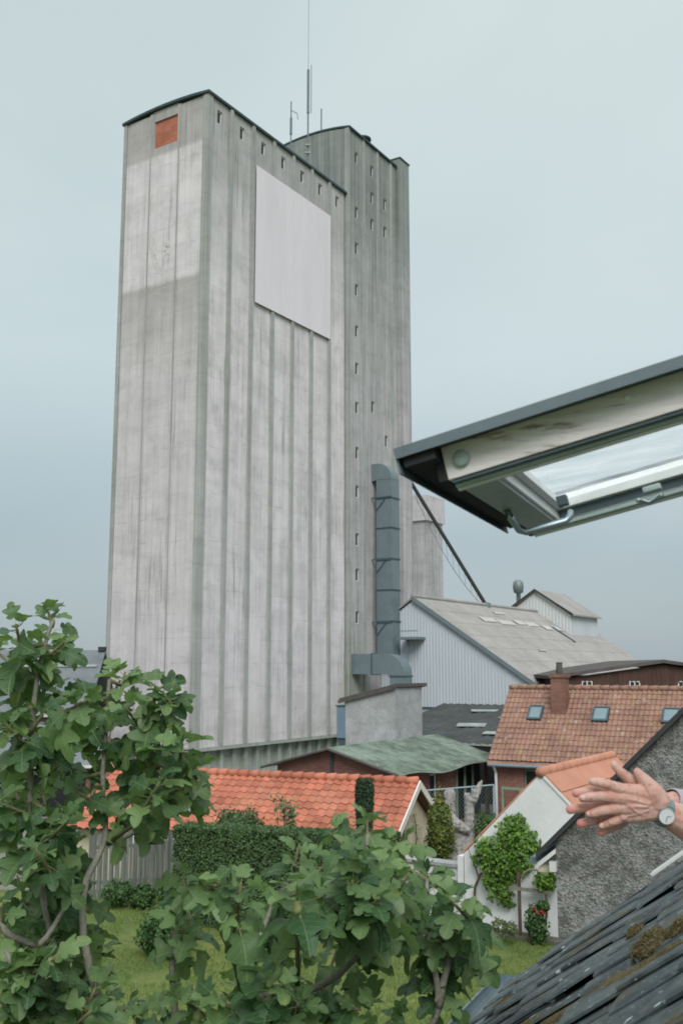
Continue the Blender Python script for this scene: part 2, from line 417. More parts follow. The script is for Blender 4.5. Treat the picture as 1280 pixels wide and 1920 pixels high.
M['pebble'] = pebbledash()

def grassmat():
    k = NT('garden lawn'); g = k.pos()
    a = k.noise(g, .45, 5, .6); b = k.noise(g, 6, 8, .72); c = k.noise(k.pos((1, 1, 1)), 45, 4, .7)
    col = k.mix(k.ramp(a, ((.35, 0), (.65, 1))), lin(92, 112, 58), lin(124, 132, 74))
    col = k.mix(1, col, k.ramp(b, ((.3, .7), (.7, 1.25))), 'MULTIPLY')
    col = k.mix(1, col, k.ramp(c, ((.3, .65), (.7, 1.3))), 'MULTIPLY')
    far = k.ramp(k.math('DIVIDE', k.sepz(g, 1), 100), ((.27, 0), (.29, 1)))
    col = k.mix(far, col, k.mix(k.ramp(b, ((.4, 0), (.6, 1))), lin(120, 118, 110), lin(140, 137, 128)))
    k.bump(c, .8, .04); return k.out(col, .95)
M['lawn'] = grassmat()

def leafmat(name, c1, c2, rough=.5, trans=.25, obj=True):
    k = NT(name)
    if obj: r = k.math('FRACT', k.math('ADD', k.n('ShaderNodeObjectInfo').outputs['Random'], k.n('ShaderNodeNewGeometry').outputs['Random Per Island']))
    else: r = k.n('ShaderNodeNewGeometry').outputs['Random Per Island']
    col = k.mix(k.math('POWER', r, 1.3), c1, c2)
    col = k.mix(1, col, k.ramp(k.noise(k.pos(), 3.0, 4), ((.3, .8), (.7, 1.15))), 'MULTIPLY')
    return k, col, r, rough, trans
def leaf_finish(k, col, rough, trans):
    k.out(col, rough); k.b.inputs['Specular IOR Level'].default_value = .38
    tr = k.n('ShaderNodeBsdfTranslucent'); k.l(k.mix(1, col, (1.1, 1.35, .7), 'MULTIPLY'), tr.inputs[0])
    mx = k.n('ShaderNodeMixShader'); mx.inputs[0].default_value = trans
    k.l(k.b.outputs[0], mx.inputs[1]); k.l(tr.outputs[0], mx.inputs[2])
    k.l(mx.outputs[0], k.t.nodes['Material Output'].inputs[0]); return k.mat
def bushleaf(name, c1, c2, rough=.55, trans=.2):
    k, col, r, rough, trans = leafmat(name, c1, c2, rough, trans, False); return leaf_finish(k, col, rough, trans)
def figleaf():
    k, col, r, rough, trans = leafmat('fig leaf', lin(52, 86, 52), lin(114, 140, 88), .46, .28, True)
    uv = k.n('ShaderNodeUVMap').outputs[0]; sp = k.n('ShaderNodeSeparateXYZ'); k.l(uv, sp.inputs[0])
    ax = k.math('ABSOLUTE', k.math('SUBTRACT', sp.outputs[0], .5))
    mid = k.ramp(ax, ((.008, 1), (.022, 0)))
    fr = k.math('FRACT', k.math('MULTIPLY', k.math('SUBTRACT', sp.outputs[1], k.math('MULTIPLY', ax, .85)), 5.5))
    side = k.ramp(k.math('ABSOLUTE', k.math('SUBTRACT', fr, .5)), ((.02, .65), (.07, 0)))
    vein = k.math('MAXIMUM', mid, side)
    col = k.mix(k.math('MULTIPLY', vein, .33), col, lin(158, 174, 118))
    bk = k.n('ShaderNodeNewGeometry').outputs['Backfacing']
    col = k.mix(k.math('MULTIPLY', bk, .55), col, lin(140, 160, 118))
    yel = k.ramp(k.noise(k.pos(), 7, 6, .72), ((.60, 0), (.72, .7)))
    col = k.mix(yel, col, lin(150, 148, 76))
    k.bump(k.math('ADD', k.math('MULTIPLY', vein, -.6), k.noise(uv, 9, 4)), .5, .004)
    return leaf_finish(k, col, rough, trans)
M['fig'] = figleaf()
M['hedge'] = bushleaf('clipped hedge leaf', lin(54, 80, 50), lin(98, 124, 76))
M['conifer'] = bushleaf('dark conifer needle', lin(26, 48, 32), lin(58, 84, 52))
M['shrub'] = bushleaf('garden shrub leaf', lin(44, 74, 42), lin(92, 122, 66))
M['vine'] = bushleaf('bright vine leaf', lin(62, 100, 38), lin(126, 158, 62), .5, .3)
M['vinedark'] = bushleaf('mid green climber leaf', lin(62, 88, 44), lin(140, 146, 72), .5, .3)
M['airy'] = bushleaf('olive airy leaf', lin(84, 104, 70), lin(132, 140, 96))
M['grassblade'] = bushleaf('grass blade', lin(78, 108, 48), lin(132, 148, 80), .6, .3)
M['rose'] = simple('red rose petal', lin(168, 66, 52), .6, .2, 20)
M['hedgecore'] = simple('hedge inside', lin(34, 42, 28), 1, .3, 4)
M['brownvine'] = simple('bare brown vine', lin(92, 80, 66), .9, .3, 4)
#@@SECTIONS
# ------------------------------------------------------------------ ground
GZ = 0.8                                        # the garden lies a little higher than the mill yard
def gheight(x, y):
    t = min(max((y - 26.9) / 1.2, 0), 1); return GZ * (1 - t * t * (3 - 2 * t))
def ground():
    xs = [-3000, -400, -120, -60] + [x * 1.0 for x in range(-40, 41, 2)] + [60, 120, 400, 3000]
    ys = [-3000, -200, -40] + [y * 1.0 for y in range(-12, 26, 2)] + [26.6, 27, 27.3, 27.6, 27.9, 28.2, 29, 32, 40, 60, 100, 200, 500, 3000]
    m = MB(); nx = len(xs)
    for y in ys:
        for x in xs: m.v.append(Vector((x, y, gheight(x, y) + (mnoise.noise(Vector((x, y, 0)) * .2) * .04 if 0 < y < 26 else 0))))
    for j in range(len(ys) - 1):
        for i in range(nx - 1):
            a = j * nx + i; m.f.append((a, a + 1, a + nx + 1, a + nx)); m.m.append(0)
    struct(m.build('ground', M['lawn'], smooth=True))
ground()

# ------------------------------------------------------------------ the grain silo tower
C1 = Vector((-7.93, 55, 0))
ZM, ZA = 40.45, 45.65
BW, LB = 2.193, 2.30                            # bay widths on the two faces
LW, RW = LB * 3, BW * 7
def tp(u, v, z): return C1 + U * u + V * v + Z * z          # v < 0 is into the tower
silo = thing('grain_silo_tower', 'tall grey concrete grain silo tower with vertical ribs and white board', 'silo', tp(0, 0, 0))
def arch(v, w, rise): t = (v + w / 2) / (w / 2); return rise * (1 - t * t)
def archpts(u, v0, v1, zb, zt, rise, n=10, d=0):
    w = v0 - v1; pts = [tp(u, v0, zb)]
    pts += [tp(u, v0 - w * i / n, zt + arch(-w * i / n, w, rise) ) for i in range(n + 1)]
    return pts + [tp(u, v1, zb)]
T = .30                                          # depth of bay panels before the core
PL = 2.05
m = MB(); m.prism(archpts(T, -T, -LW + .05, PL, ZM, .22), U * (RW - T)); m.build('core', M['core'], silo)
m = MB(); m.obox(tp(.55, -.55, -.2), U * (RW - .6), -V * (LW - .7), Z * (PL + .2)); m.build('plinth', M['plinth'], silo)
# ledge above the plinth
m = MB(); m.obox(tp(-.06, .06, PL - .12), U * (RW + .06), -V * (LW + .06), Z * .2); m.build('ledge', M['rib'], silo)
for i in range(14):
    MB().obox(tp(.4 + i * RW / 14, -.3, -.1), U * .3, -V * .3, Z * (PL - .05)).build('plinth_column', M['plinth'], silo)
for i in range(4):
    MB().obox(tp(.28, -.3 - i * (LW - .9) / 3, -.1), U * .35, -V * .3, Z * (PL - .05)).build('plinth_column', M['plinth'], silo)
RB = .30                                         # rib width
def window(parent, o, ux, n, u0, u1, z0, z1, d, pane='glassdark', frame='paleframe', bar=.05, mull=False, name='window'):
    P = lambda u, z, k: Vector((o.x, o.y, 0)) + ux * u + Z * z - n * k
    w = MB(); w.obox(P(u0, z0, d), ux * (u1 - u0), Z * (z1 - z0), -n * .03)
    w = w.build(name, M[pane], parent)
    f = MB(); k = d - .004
    f.obox(P(u0, z0, k), ux * bar, Z * (z1 - z0), n * .04); f.obox(P(u1 - bar, z0, k), ux * bar, Z * (z1 - z0), n * .04)
    f.obox(P(u0 + bar, z0, k), ux * (u1 - u0 - 2 * bar), Z * bar, n * .04); f.obox(P(u0 + bar, z1 - bar, k), ux * (u1 - u0 - 2 * bar), Z * bar, n * .04)
    if mull:
        f.obox(P((u0 + u1) / 2 - bar / 2, z0 + bar, k), ux * bar, Z * (z1 - z0 - 2 * bar), n * .035)
        f.obox(P(u0 + bar, (z0 + z1) / 2 - bar / 2, k), ux * ((u1 - u0) / 2 - bar * 1.5), Z * bar, n * .035)
        f.obox(P((u0 + u1) / 2 + bar / 2, (z0 + z1) / 2 - bar / 2, k), ux * ((u1 - u0) / 2 - bar * 1.5), Z * bar, n * .035)
    f.build('frame', M[frame], w); return w
for i in range(7):                               # right face bays, one little window under the roof in each
    u0 = i * BW + (RB * .5 if i else RB + .1); u1 = (i + 1) * BW - RB * .5
    c = i * BW + 1.13; h = (c - u0 - .23, c - u0 + .23, 39.02, 39.86)
    o = tp(u0, -.06, 0)
    MB().wall(o, U, u1 - u0, PL + .08, ZM, V, .26, [h]).build('bay_wall', M['bayR'], silo)
    window(silo, o, U, V, *h, .13, bar=.07)
for i in range(1, 7):
    MB().obox(tp(i * BW - RB / 2, -.3, PL + .08), U * RB, V * .37, Z * (ZM - PL - .08)).build('pilaster', M['rib'], silo)
    MB().obox(tp(i * BW - .05, .072, PL + .08), U * .10, V * .02, Z * (ZM - PL - .1)).build('pilaster_nib', M['rib'], silo)
# corner pilaster and the rear corner of the narrow face
MB().obox(tp(-.02, .02, PL + .08), U * (RB + .12), -V * (RB + .12), Z * (ZM - PL - .08)).build('corner_pilaster', M['rib'], silo)
MB().obox(tp(-.05, -RB * .8, PL + .08), U * .05 , V * .16, Z * (ZM - PL - .1)).build('pilaster_nib', M['rib'], silo)
MB().obox(tp(-.02, -LW + .22, PL + .08), U * .5, -V * .25, Z * (ZM - PL - .08)).build('corner_pilaster', M['rib'], silo)
for i in range(3):                               # narrow face bays
    a = i * LB + (RB + .12 if i == 0 else .12); b = (i + 1) * LB - (.12 if i < 2 else .24)
    o = tp(.06, -a, 0); hs = [(.06, b - a - .12, 38.15, 39.95)] if i == 1 else []
    zt = ZM + min(arch(-a, LW, .22), arch(-b, LW, .22)) - .02
    MB().wall(o, -V, b - a, PL + .08, zt, -U, .24, hs).build('bay_wall', M['bayL'], silo)
    if hs: MB().obox(tp(.16, -a - .06, 38.15), -V * (b - a - .18), Z * 1.8, U * .1).build('brick_infill', M['brickfill'], silo)
for i in (1, 2):
    MB().obox(tp(.3, -i * LB - .115, PL + .08), -U * .27, V * .23, Z * (ZM - PL - .0)).build('pilaster', M['bayL'], silo)
    MB().obox(tp(.03, -i * LB - .03, PL + .08), -U * .06, V * .07, Z * (ZM - PL - .1)).build('pilaster_nib', M['rib'], silo)
# roof slab, arched
def archroof(name, u0, u1, v0, v1, zt, rise, over, th, mat, par):
    w = v0 - v1; n = 10; m = MB(); top = []; 
    for i in range(n + 1):
        v = v0 + over - (w + 2 * over) * i / n; top.append((v, zt + rise * (1 - ((v - (v0 + v1) / 2) / (w / 2)) ** 2)))
    pts = [tp(u0 - over, v, z + th) for v, z in top] + [tp(u0 - over, v, z) for v, z in top[::-1]]
    m.prism(pts, U * (u1 - u0 + over + .0)); return m.build(name, mat, par)
archroof('roof', 0, RW - .01, 0, -LW, ZM + .01, .22, .12, .16, M['trim'], silo)
# the white boarding on the long face: five tall sheets
edges = [4.62, 6.40, 8.70, 10.75, 13.17]
for a, b in zip(edges[:-1], edges[1:]):
    MB().obox(tp(a + .008, .096, 28.82), U * (b - a - .016), V * .03, Z * 9.05).build('white_sheet', M['whiteboard'], silo, bevel=.006)
# ghost of an old sign left on the painted band: chipped letters with a form of their own
M['chip'] = simple('flaked paint mark', lin(200, 195, 196), .95, .16, 3)
def ghost(pts, w):
    q = [onp(px, py, tp(.052, 0, 0), U) for px, py in pts]; m = MB()
    for a, b in zip(q[:-1], q[1:]):
        d = (b - a).normalized(); n_ = d.cross(U).normalized() * w / 2
        m.obox(a - n_ - d * .04, n_ * 2, d * ((b - a).length + .02), U * .006)
    m.build('faded_sign_mark', M['chip'], silo)
ghost([(286, 437), (286, 460), (288, 481), (292, 497), (299, 507), (309, 511)], .4)
ghost([(317, 455), (310, 462), (307, 472), (309, 482), (315, 487)], .34)
ghost([(317, 466), (314, 476)], .3)

# ------------------------------------------------------------------ the taller lift annex
anx = thing('lift_tower_annex', 'taller dark stained concrete lift tower joined behind the ribbed silo', 'tower', tp(RW, 0, 0))
AU = [RW, 17.5, 19.55, 21.6, 22.5]
PV = .22                                         # stands proud of the silo face
MB().prism([tp(RW + .02, -.12, 0)] + [tp(RW + .02, -.12 - (LW - .2) * i / 10, ZA + .35 * (1 - (i / 5 - 1) ** 2)) for i in range(11)] + [tp(RW + .02, -LW + .08, 0)], U * 7.1).build('core', M['annex'], anx)
cols = {0: (16.55, (43.78, 39.48, 36.7, 33.51, 30.39, 27.6, 24.72, 21.42, 18.66, 15.26, 12.79, 9.84)),
        1: (18.78, (43.72, 41.55, 39.41, 25.26)), 2: (20.72, (41.82, 39.54, 23.07))}
for i in range(3):
    u0, u1 = AU[i] + .2, AU[i + 1] - .17; c, zs = cols[i]; o = tp(u0, PV - .05, 0)
    hs = [(c - u0 - .23, c - u0 + .23, z - .44, z + .44) for z in zs]
    MB().wall(o, U, u1 - u0, 0, ZA, V, .26, hs).build('bay_wall', M['annex'], anx)
    for h in hs: window(anx, o, U, V, *h, .12, bar=.06)
for i, u in enumerate(AU[:4]):
    MB().obox(tp(u - (.0 if i == 0 else .17), -.1, 0), U * (.2 if i == 0 else .34), V * (PV + .12), Z * ZA).build('pilaster', M['rib'], anx)
MB().obox(tp(21.77, -.1, 0), U * .75, V * (PV + .06), Z * ZA).build('bay_wall', M['annex'], anx)
MB().obox(tp(22.52, -1.5, 0), U * 1.5, V * (1.5 + PV + .3), Z * (ZA + .75)).build('shaft', M['annex'], anx)
MB().obox(tp(22.48, -1.55, ZA + .75), U * 1.6, V * (1.5 + PV + .42), Z * .1).build('shaft_cap', M['trim'], anx)
archroof('roof', RW + .12, 22.45, PV, -LW, ZA + .02, .4, .12, .14, M['trim'], anx)
m = MB().obox(tp(RW + .0, -.119 - 0, ZM + .7), U * .02, -V * .02, Z * .02)
vent = thing('roof_vent', 'dark mushroom vent cap on the lift tower roof edge', 'vent', tp(18.7, -.55, ZA + .2))
MB().lathe(tp(18.7, -.55, ZA), [(.36, 0), (.36, .75)], 12).build('stack', M['rib'], vent, True)
MB().lathe(tp(18.7, -.55, ZA + .7), [(.3, 0), (.62, .05), (.62, .18), (.4, .3), (0, .36)], 16).build('cap', M['trim'], vent, True)

# masts on the roof
def mast(px, v, z0, segs, lab, ladder=False):
    b = onp(px, 300, tp(0, v, 0), V); b.z = z0
    t = thing('antenna_mast', lab, 'antenna', b, 'antennas on the silo roof')
    z = z0
    for k, (h, r) in enumerate(segs):
        MB().tube([Vector((b.x, b.y, z)), Vector((b.x, b.y, z + h))], r, 6).build('pole', M['mast'], t); z += h
    return t, b
t, b = mast(577, -1.6, ZM, ((5.6, .065), (3.4, .105), (7.5, .018)), 'tallest antenna mast with a long thin whip on the silo roof')
MB().tube([b + Vector((.22, 0, 5.6)), b + Vector((.22, 0, 9.4))], .03, 6).build('dipole', M['mast'], t)
for zz in (1.2, 2.4, 3.0): MB().obox(b + Vector((-.2, -.2, zz)), Vector((.4, 0, 0)), Vector((0, .1, 0)), Z * .12).build('clamp', M['mast'], t)
t, b = mast(545, -3.0, ZM, ((6.9, .05),), 'thin antenna mast with two side arms, left of the tallest')
for zz in (6.2, 3.6):
    MB().tube([b + Z * zz, b + Vector((.45, 0, zz - .25)), b + Vector((.5, 0, zz - .7))], .035, 5).build('side_arm', M['mast'], t)
MB().tube([b + Z * 4.3, b + Z * 5.6], .1, 6).build('coil', M['mast'], t)
t, b = mast(602, -4.2, ZA + .2, ((4.2, .06),), 'thin plain antenna rod standing on the lift tower roof')
hoop = thing('roof_ladder_hoops', 'small curved ladder rails on the lift tower roof', 'ladder', tp(18.2, -4.5, ZA + .2))
for k in range(2):
    o = onp(600 + k * 14, 250, tp(0, -4.3, 0), V); o.z = ZA + .3
    MB().tube([o, o + Z * 1.2, o + Vector((.15, 0, 1.45)), o + Vector((.4, 0, 1.5)), o + Vector((.62, 0, 1.2)), o + Vector((.62, 0, 0))], .025, 5).build('rail', M['mast'], hoop)

# ------------------------------------------------------------------ ducts on the lift tower
dct = thing('air_duct', 'tall blue grey steel duct running down the lift tower wall', 'duct', tp(19.6, 1.0, 7.2))
D0, DU, DWU, DP = .35, 18.5, 1.1, 1.25           # gap to wall, start u, width along wall, projection
ztop, zbot = 19.75, 7.2
def ductbox(z0, z1, g=.0): return MB().obox(tp(DU - g, D0 + PV - g, z0), U * (DWU + 2 * g), V * (DP + 2 * g), Z * (z1 - z0))
lev = [7.2, 9.65, 11.85, 14.05, 16.25, 18.4, 19.75]
for a, b in zip(lev[:-1], lev[1:]):
    ductbox(a + .02, b - .02).build('duct_section', M['duct'], dct)
for z in lev[1:-1]:
    ductbox(z - .04, z + .04, .06).build('flange', M['ductband'], dct)
for z in (9.65, 14.05, 18.5):
    MB().tube([tp(DU - .06, PV + D0, z - 1.0), tp(DU - .06, D0 + PV + .8, z - .1)], .035, 6).build('brace', M['ductband'], dct)
    MB().obox(tp(DU - .09, 0 + PV, z - .1), U * .08, V * (D0 + DP), Z * .1).build('bracket', M['ductband'], dct)
def elbow(u0, du, v_in, v_out, z_bot, n=8):
    """quarter bend: leaves the wall level at the top and turns down; outer radius = v_out - v_in"""
    R = v_out - v_in; outer = []; 
    for i in range(n + 1):
        a = math.pi / 2 * i / n; outer.append((v_in + math.sin(a) * R, z_bot + math.cos(a) * R))
    return outer
o = elbow(0, 0, PV + .4, PV + D0 + DP, ztop)
pts = [tp(DU, PV - .1, ztop + 1.2)] + [tp(DU, v, z) for v, z in o] + [tp(DU, D0 + PV, ztop), tp(DU, PV - .1, ztop - .1)]
MB().prism(pts, U * DWU).build('top_bend', M['duct'], dct)
d2 = thing('low_air_duct', 'short blue grey duct with rounded bend above the rendered shed', 'duct', tp(16, 2, 0))
u0 = 15.75; z1 = 7.35
m = MB().obox(tp(u0, PV, z1 - 1.35), U * 1.1, V * 1.5, Z * 1.35); m.build('duct_section', M['duct'], d2)
m = MB().obox(tp(u0 - .05, PV + 1.5, z1 - 1.4), U * 1.2, V * .08, Z * 1.45); m.build('flange', M['ductband'], d2)
m = MB().obox(tp(u0, PV + 1.58, z1 - 1.35), U * 1.1, V * 1.0, Z * 1.35); m.build('duct_section', M['duct'], d2)
o = elbow(0, 0, PV + 2.58, PV + 4.0, z1 - 1.42)
pts = [tp(u0, PV + 2.58, z1)] + [tp(u0, v, z) for v, z in o][1:] + [tp(u0, PV + 2.9, z1 - 1.42), tp(u0, PV + 2.58, z1 - 1.35)]
MB().prism(pts, U * 1.1).build('bend', M['duct'], d2)
MB().obox(tp(u0, PV + 2.9, .2), U * 1.1, V * 1.1, Z * (z1 - 1.68)).build('drop', M['duct'], d2)
MB().obox(tp(u0 - .06, PV + 2.85, z1 - 1.5), U * 1.22, V * 1.2, Z * .08).build('flange', M['ductband'], d2)
c = at(631, 1322, 62); cb = thing('wall_cabinet', 'small blue grey steel cabinet at the silo foot beside the shed', 'cabinet', (c.x, c.y, 2))
MB().obox(Vector((c.x, c.y, 2.2)), V * .9, U * .6, Z * 1.9).build('box', M['blueplastic'], cb, bevel=.03)
MB().obox(Vector((c.x, c.y, 4.1)) - V * .05 - U * .05, V * 1.0, U * .7, Z * .08).build('lid', M['ductband'], cb)
MB().obox(Vector((c.x, c.y, 0)) + V * .1 + U * .1, V * .7, U * .4, Z * 2.2).build('stand', M['ductband'], cb)

# ------------------------------------------------------------------ second silo far behind, conveyor
k = at(798, 925, 100); k.z = 0
s2 = thing('far_silo', 'distant square concrete silo with a wider head, half hidden behind the lift tower', 'silo', k)
MB().obox(k, U * 3.6, -V * 5.0, Z * 22.0).build('shaft', M['annex'], s2)
MB().obox(k - U * .25 + V * .25, U * 3.0, -V * 2.0, Z * .01 + Z * 0 + Z * 0).build('footing', M['rib'], s2)
MB().obox(k - U * .22 + V * .22 + Z * 21.2, U * 4.0, -V * 2.1, Z * 2.6).build('head', M['bayL'], s2)
MB().obox(k - U * .20 - V * 1.9 + Z * 20.4, U * 4.0, -V * 3.0, Z * 3.4).build('head', M['annex'], s2)
MB().obox(k + U * 1.1 - V * .1 + Z * 0, U * .4, V * .16, Z * 21.2).build('rib', M['rib'], s2)
A = Vector((5.06, 70, 11.24))                    # shed gable apex
s0 = at(763, 893, 79); s1 = A + U * 12.3 + Z * .1
cv = thing('grain_conveyor', 'long dark sloping grain pipe from the tower down to the shed ridge', 'conveyor', s1)
MB().tube([s0, s1], .16, 8).build('pipe', M['beam'], cv)
q = s1 + Z * .1; MB().lathe(s1 - Z * .3, [(.35, 0), (.35, .5), (.2, .6)], 10).build('foot', M['mast'], cv)
w0 = at(775, 925, 79); w1 = A + U * 11.6
for a_, b_ in ((w0, w1),):
    pth = [a_.lerp(b_, i / 12) - Z * (.9 * math.sin(math.pi * i / 12)) for i in range(13)]
    MB().tube(pth, .025, 5).build('stay_cable', M['mast'], cv)
    for i in range(1, 12):
        qq = s0.lerp(s1, i / 12.5); MB().tube([pth[i], qq], .014, 4).build('hanger', M['mast'], cv)

# ------------------------------------------------------------------ pale corrugated shed behind
GW, RL = 8.86, 31.9; EZ = 5.37; AZ = 11.24
base = A.copy(); base.z = 0
shd = thing('storage_shed', 'big pale corrugated storage shed with grey fibre cement roof', 'shed', base)
def sp(u, v, z): return base + U * u + V * v + Z * z
def corr_wall(m, u, v0, v1, zb, ztf, step=.24, d=.03):
    """ribbed gable sheet: trapezoid ribs, top follows ztf(v)"""
    v = v0; prof = []
    while v < v1:
        for dv, du in ((0, 0), (.10, 0), (.125, -d), (.215, -d)): prof.append((v + dv, u + du))
        v += step
    prof = [p for p in prof if p[0] < v1] + [(v1, u)]
    for (a, ua), (b, ub) in zip(prof[:-1], prof[1:]):
        m.quad(sp(ua, a, zb), sp(ub, b, zb), sp(ub, b, ztf(b)), sp(ua, a, ztf(a)))
ztf = lambda v: AZ - .12 - abs(v) * (AZ - EZ) / GW
m = MB(); corr_wall(m, 0, -3.2, GW, 3.75, ztf); m.build('gable_cladding', M['clad'], shd)
m = MB(); m.prism([sp(.2, -GW, 0), sp(.2, GW - .1, 0), sp(.2, GW - .1, EZ - .2), sp(.2, 0, AZ - .25), sp(.2, -GW, EZ - .2)], U * (RL - .3)); m.build('wall', M['teal'], shd)
MB().obox(sp(-.25, -GW, 0), V * (GW * 2 - .2), U * .4, Z * 3.72).build('base_wall', M['plinth'], shd)
MB().obox(sp(-.3, -GW, 3.66), V * (GW * 2 - .1), U * .3, Z * .12).build('drip_flashing', M['ductband'], shd)
# fibre cement roof, built of overlapping corrugated courses
sl = math.hypot(GW + .4, (AZ - EZ) * (GW + .4) / GW)
def corr_course(side, t0, t1, u0, u1, lift, mat, name, step=.36, amp=.045):
    m = MB(); n = int((u1 - u0) / step * 4); dz = (AZ - EZ) / GW
    pr = []
    for i in range(n + 1):
        u = u0 + (u1 - u0) * i / n; pr.append((u, amp * math.cos(2 * math.pi * (u / step))))
    P = lambda u, t, h: sp(u, side * (GW + .4) * t, AZ - dz * (GW + .4) * t + h + lift)
    for (a, ha), (b, hb) in zip(pr[:-1], pr[1:]):
        q = (P(a, t0, ha), P(b, t0, hb), P(b, t1, hb + .03), P(a, t1, ha + .03))
        m.quad(*(q[::-1] if side > 0 else q))
    return m.build(name, mat, shd)
for i in range(7):
    corr_course(1, i / 7, (i + 1.12) / 7, -.25, RL, .10 - .004 * i, M['fibre'], 'roof_course')
MB().prism([sp(-.2, 0, AZ - .02), sp(-.2, -GW - .3, EZ - .2), sp(-.2, -GW - .3, EZ - .05), sp(-.2, 0, AZ + .12)], U * RL).build('rear_roof', M['fibre'], shd)
for u0, u1, t0, t1 in ((6.5, 9.2, .2, .26), (9.6, 12.2, .22, .28), (13, 15, .20, .26), (15.3, 17.5, .21, .27), (18, 20, .24, .3), (20.5, 22, .24, .30)):
    corr_course(1, t0, t1, u0, u1, .17, M['fibrepale'], 'patched_sheet')
for u0, u1, t0, t1 in ((11.2, 13.4, .10, .13), (9, 10.5, .6, .615)):
    corr_course(1, t0, t1, u0, u1, .18, M['fibrepale'], 'patched_sheet')
MB().obox(sp(20.5, .2 * 0 + 2.4, AZ - 2.4 * .6625 + .12), U * .35, V * 1.9 - Z * 1.9 * .6625, Z * .12).build('roof_light_strip', M['ductband'], shd)
MB().tube([sp(-.25, 0, AZ + .15), sp(RL, 0, AZ + .15)], .16, 8).build('ridge_cap', M['fibre'], shd)
MB().prism([sp(-.3, 0, AZ + .18), sp(-.3, GW + .45, EZ - .15), sp(-.3, GW + .45, EZ - .45), sp(-.3, 0, AZ - .15)], U * .1).build('barge_board', M['duct'], shd)
# ledge pipe at the left of the gable
MB().obox(sp(-1.2, -.6, 8.35), V * 1.5, U * 1.2, Z * .18).build('platform', M['duct'], shd)
MB().obox(sp(-1.2, -.6, 8.9), V * 1.5, U * .06, Z * .06).build('rail', M['duct'], shd)
MB().obox(sp(-.7, -.2, 7.4), V * .12, U * .12, Z * 1.0).build('strut', M['duct'], shd)
# head house on the ridge
hh = thing('roof_head_house', 'small pale gabled head house straddling the shed ridge with a round vent', 'rooftop cabin', sp(23, 0, AZ))
hw, hz, ha, h0, h1 = 3.15, 1.05 + AZ - 1.3, AZ + 1.95, 23.0, 30.3
m = MB(); m.prism([sp(h0, -hw, 8.6), sp(h0, hw, 8.6), sp(h0, hw, hz), sp(h0, 0, ha), sp(h0, -hw, hz)], U * (h1 - h0)); m.build('wall', M['whitewood'], hh)
m = MB()
for v in np.arange(-hw + .1, hw - .1, .3):
    m.obox(sp(h0 - .04, float(v), 8.6), V * .12, U * .036, Z * (ha - abs(float(v) + .06) * (ha - hz) / hw - 8.85))
m.build('cladding_rib', M['clad'], hh)
m = MB()
for u in np.arange(h0 + .1, h1 - .2, .3): m.obox(sp(float(u), hw + .003, 8.6), U * .12, V * .04, Z * (hz - 8.62))
m.build('cladding_rib', M['clad'], hh)
for sd_ in (1, -1):
    a, b = sp(h0 - .3, 0, ha + .03), sp(h0 - .3, sd_ * (hw + .35), hz - .08)
    MB().prism([a, b, b + Z * .14, a + Z * .14], U * (h1 - h0 + .5)).build('roof', M['fibre'], hh)
    MB().prism([a - U * .06, b - U * .06, b + Z * .18 - U * .06, a + Z * .18 - U * .06], U * .055).build('barge_board', M['beam'], hh)
c = sp(h0 + .6, -1.9, ha - .4)
MB().lathe(c - Z * .6, [(.2, 0), (.2, .9), (.42, 1.0), (.5, 1.5), (.45, 1.95), (.2, 2.15), (0, 2.17)], 14).build('vent_cowl', M['mast'], hh, True)

# ------------------------------------------------------------------ dark timber barn behind the tiled house
p = at(1240, 1243, 60); bz = Vector((p.x, p.y, 0)); bw_ = 6.4
brn = thing('timber_barn', 'dark brown timber barn with low felt roof behind the tiled house', 'barn', bz)
def bp(u, v, z): return bz + U * u + V * v + Z * z
ax = azv(93); 
def bq(x, y, z): return bz + ax * x + azv(3) * y + Z * z
hs = [(x - .32 + 6.2, x + .32 + 6.2, 4.98, 5.66) for x in (-4.45, -1.65, 1.2, 4.0)]
MB().wall(bq(-6.2, 0, 0), ax, 12.4, 0, 5.75, -azv(3), .15, hs).build('wall', M['woodbarn'], brn)
MB().prism([bq(-6.2, .0, 5.75), bq(6.2, 0, 5.75), bq(0, 0, 6.62)], azv(3) * .12).build('gable', M['woodbarn'], brn)
m = MB()
for x in np.arange(-6.1, 6.1, .25):
    if any(abs(x - c) < .5 for c in (-4.45, -1.65, 1.2, 4.0)): m.obox(bq(float(x), -.03, 5.56), ax * .06, azv(3) * .028, Z * (.17)); continue
    m.obox(bq(float(x), -.03, 3.5), ax * .06, azv(3) * .028, Z * (2.2 + .8 * (1 - abs(x) / 6.2)))
m.build('batten', M['woodbarn'], brn)
MB().obox(bq(-6.2, .2, 0), ax * 12.4, azv(3) * 14, Z * 5.7).build('rear_wall', M['woodbarn'], brn)
for h in hs: window(brn, bq(-6.2, 0, 0), ax, -azv(3), *h, .06, bar=.07, mull=True)
for sd_ in (-1, 1):
    a, b = bq(0, -.35, 6.72), bq(sd_ * 6.7, -.35, 5.78)
    MB().prism([a, b, b + Z * .2, a + Z * .2], azv(3) * 14.6).build('roof', M['felt'], brn)

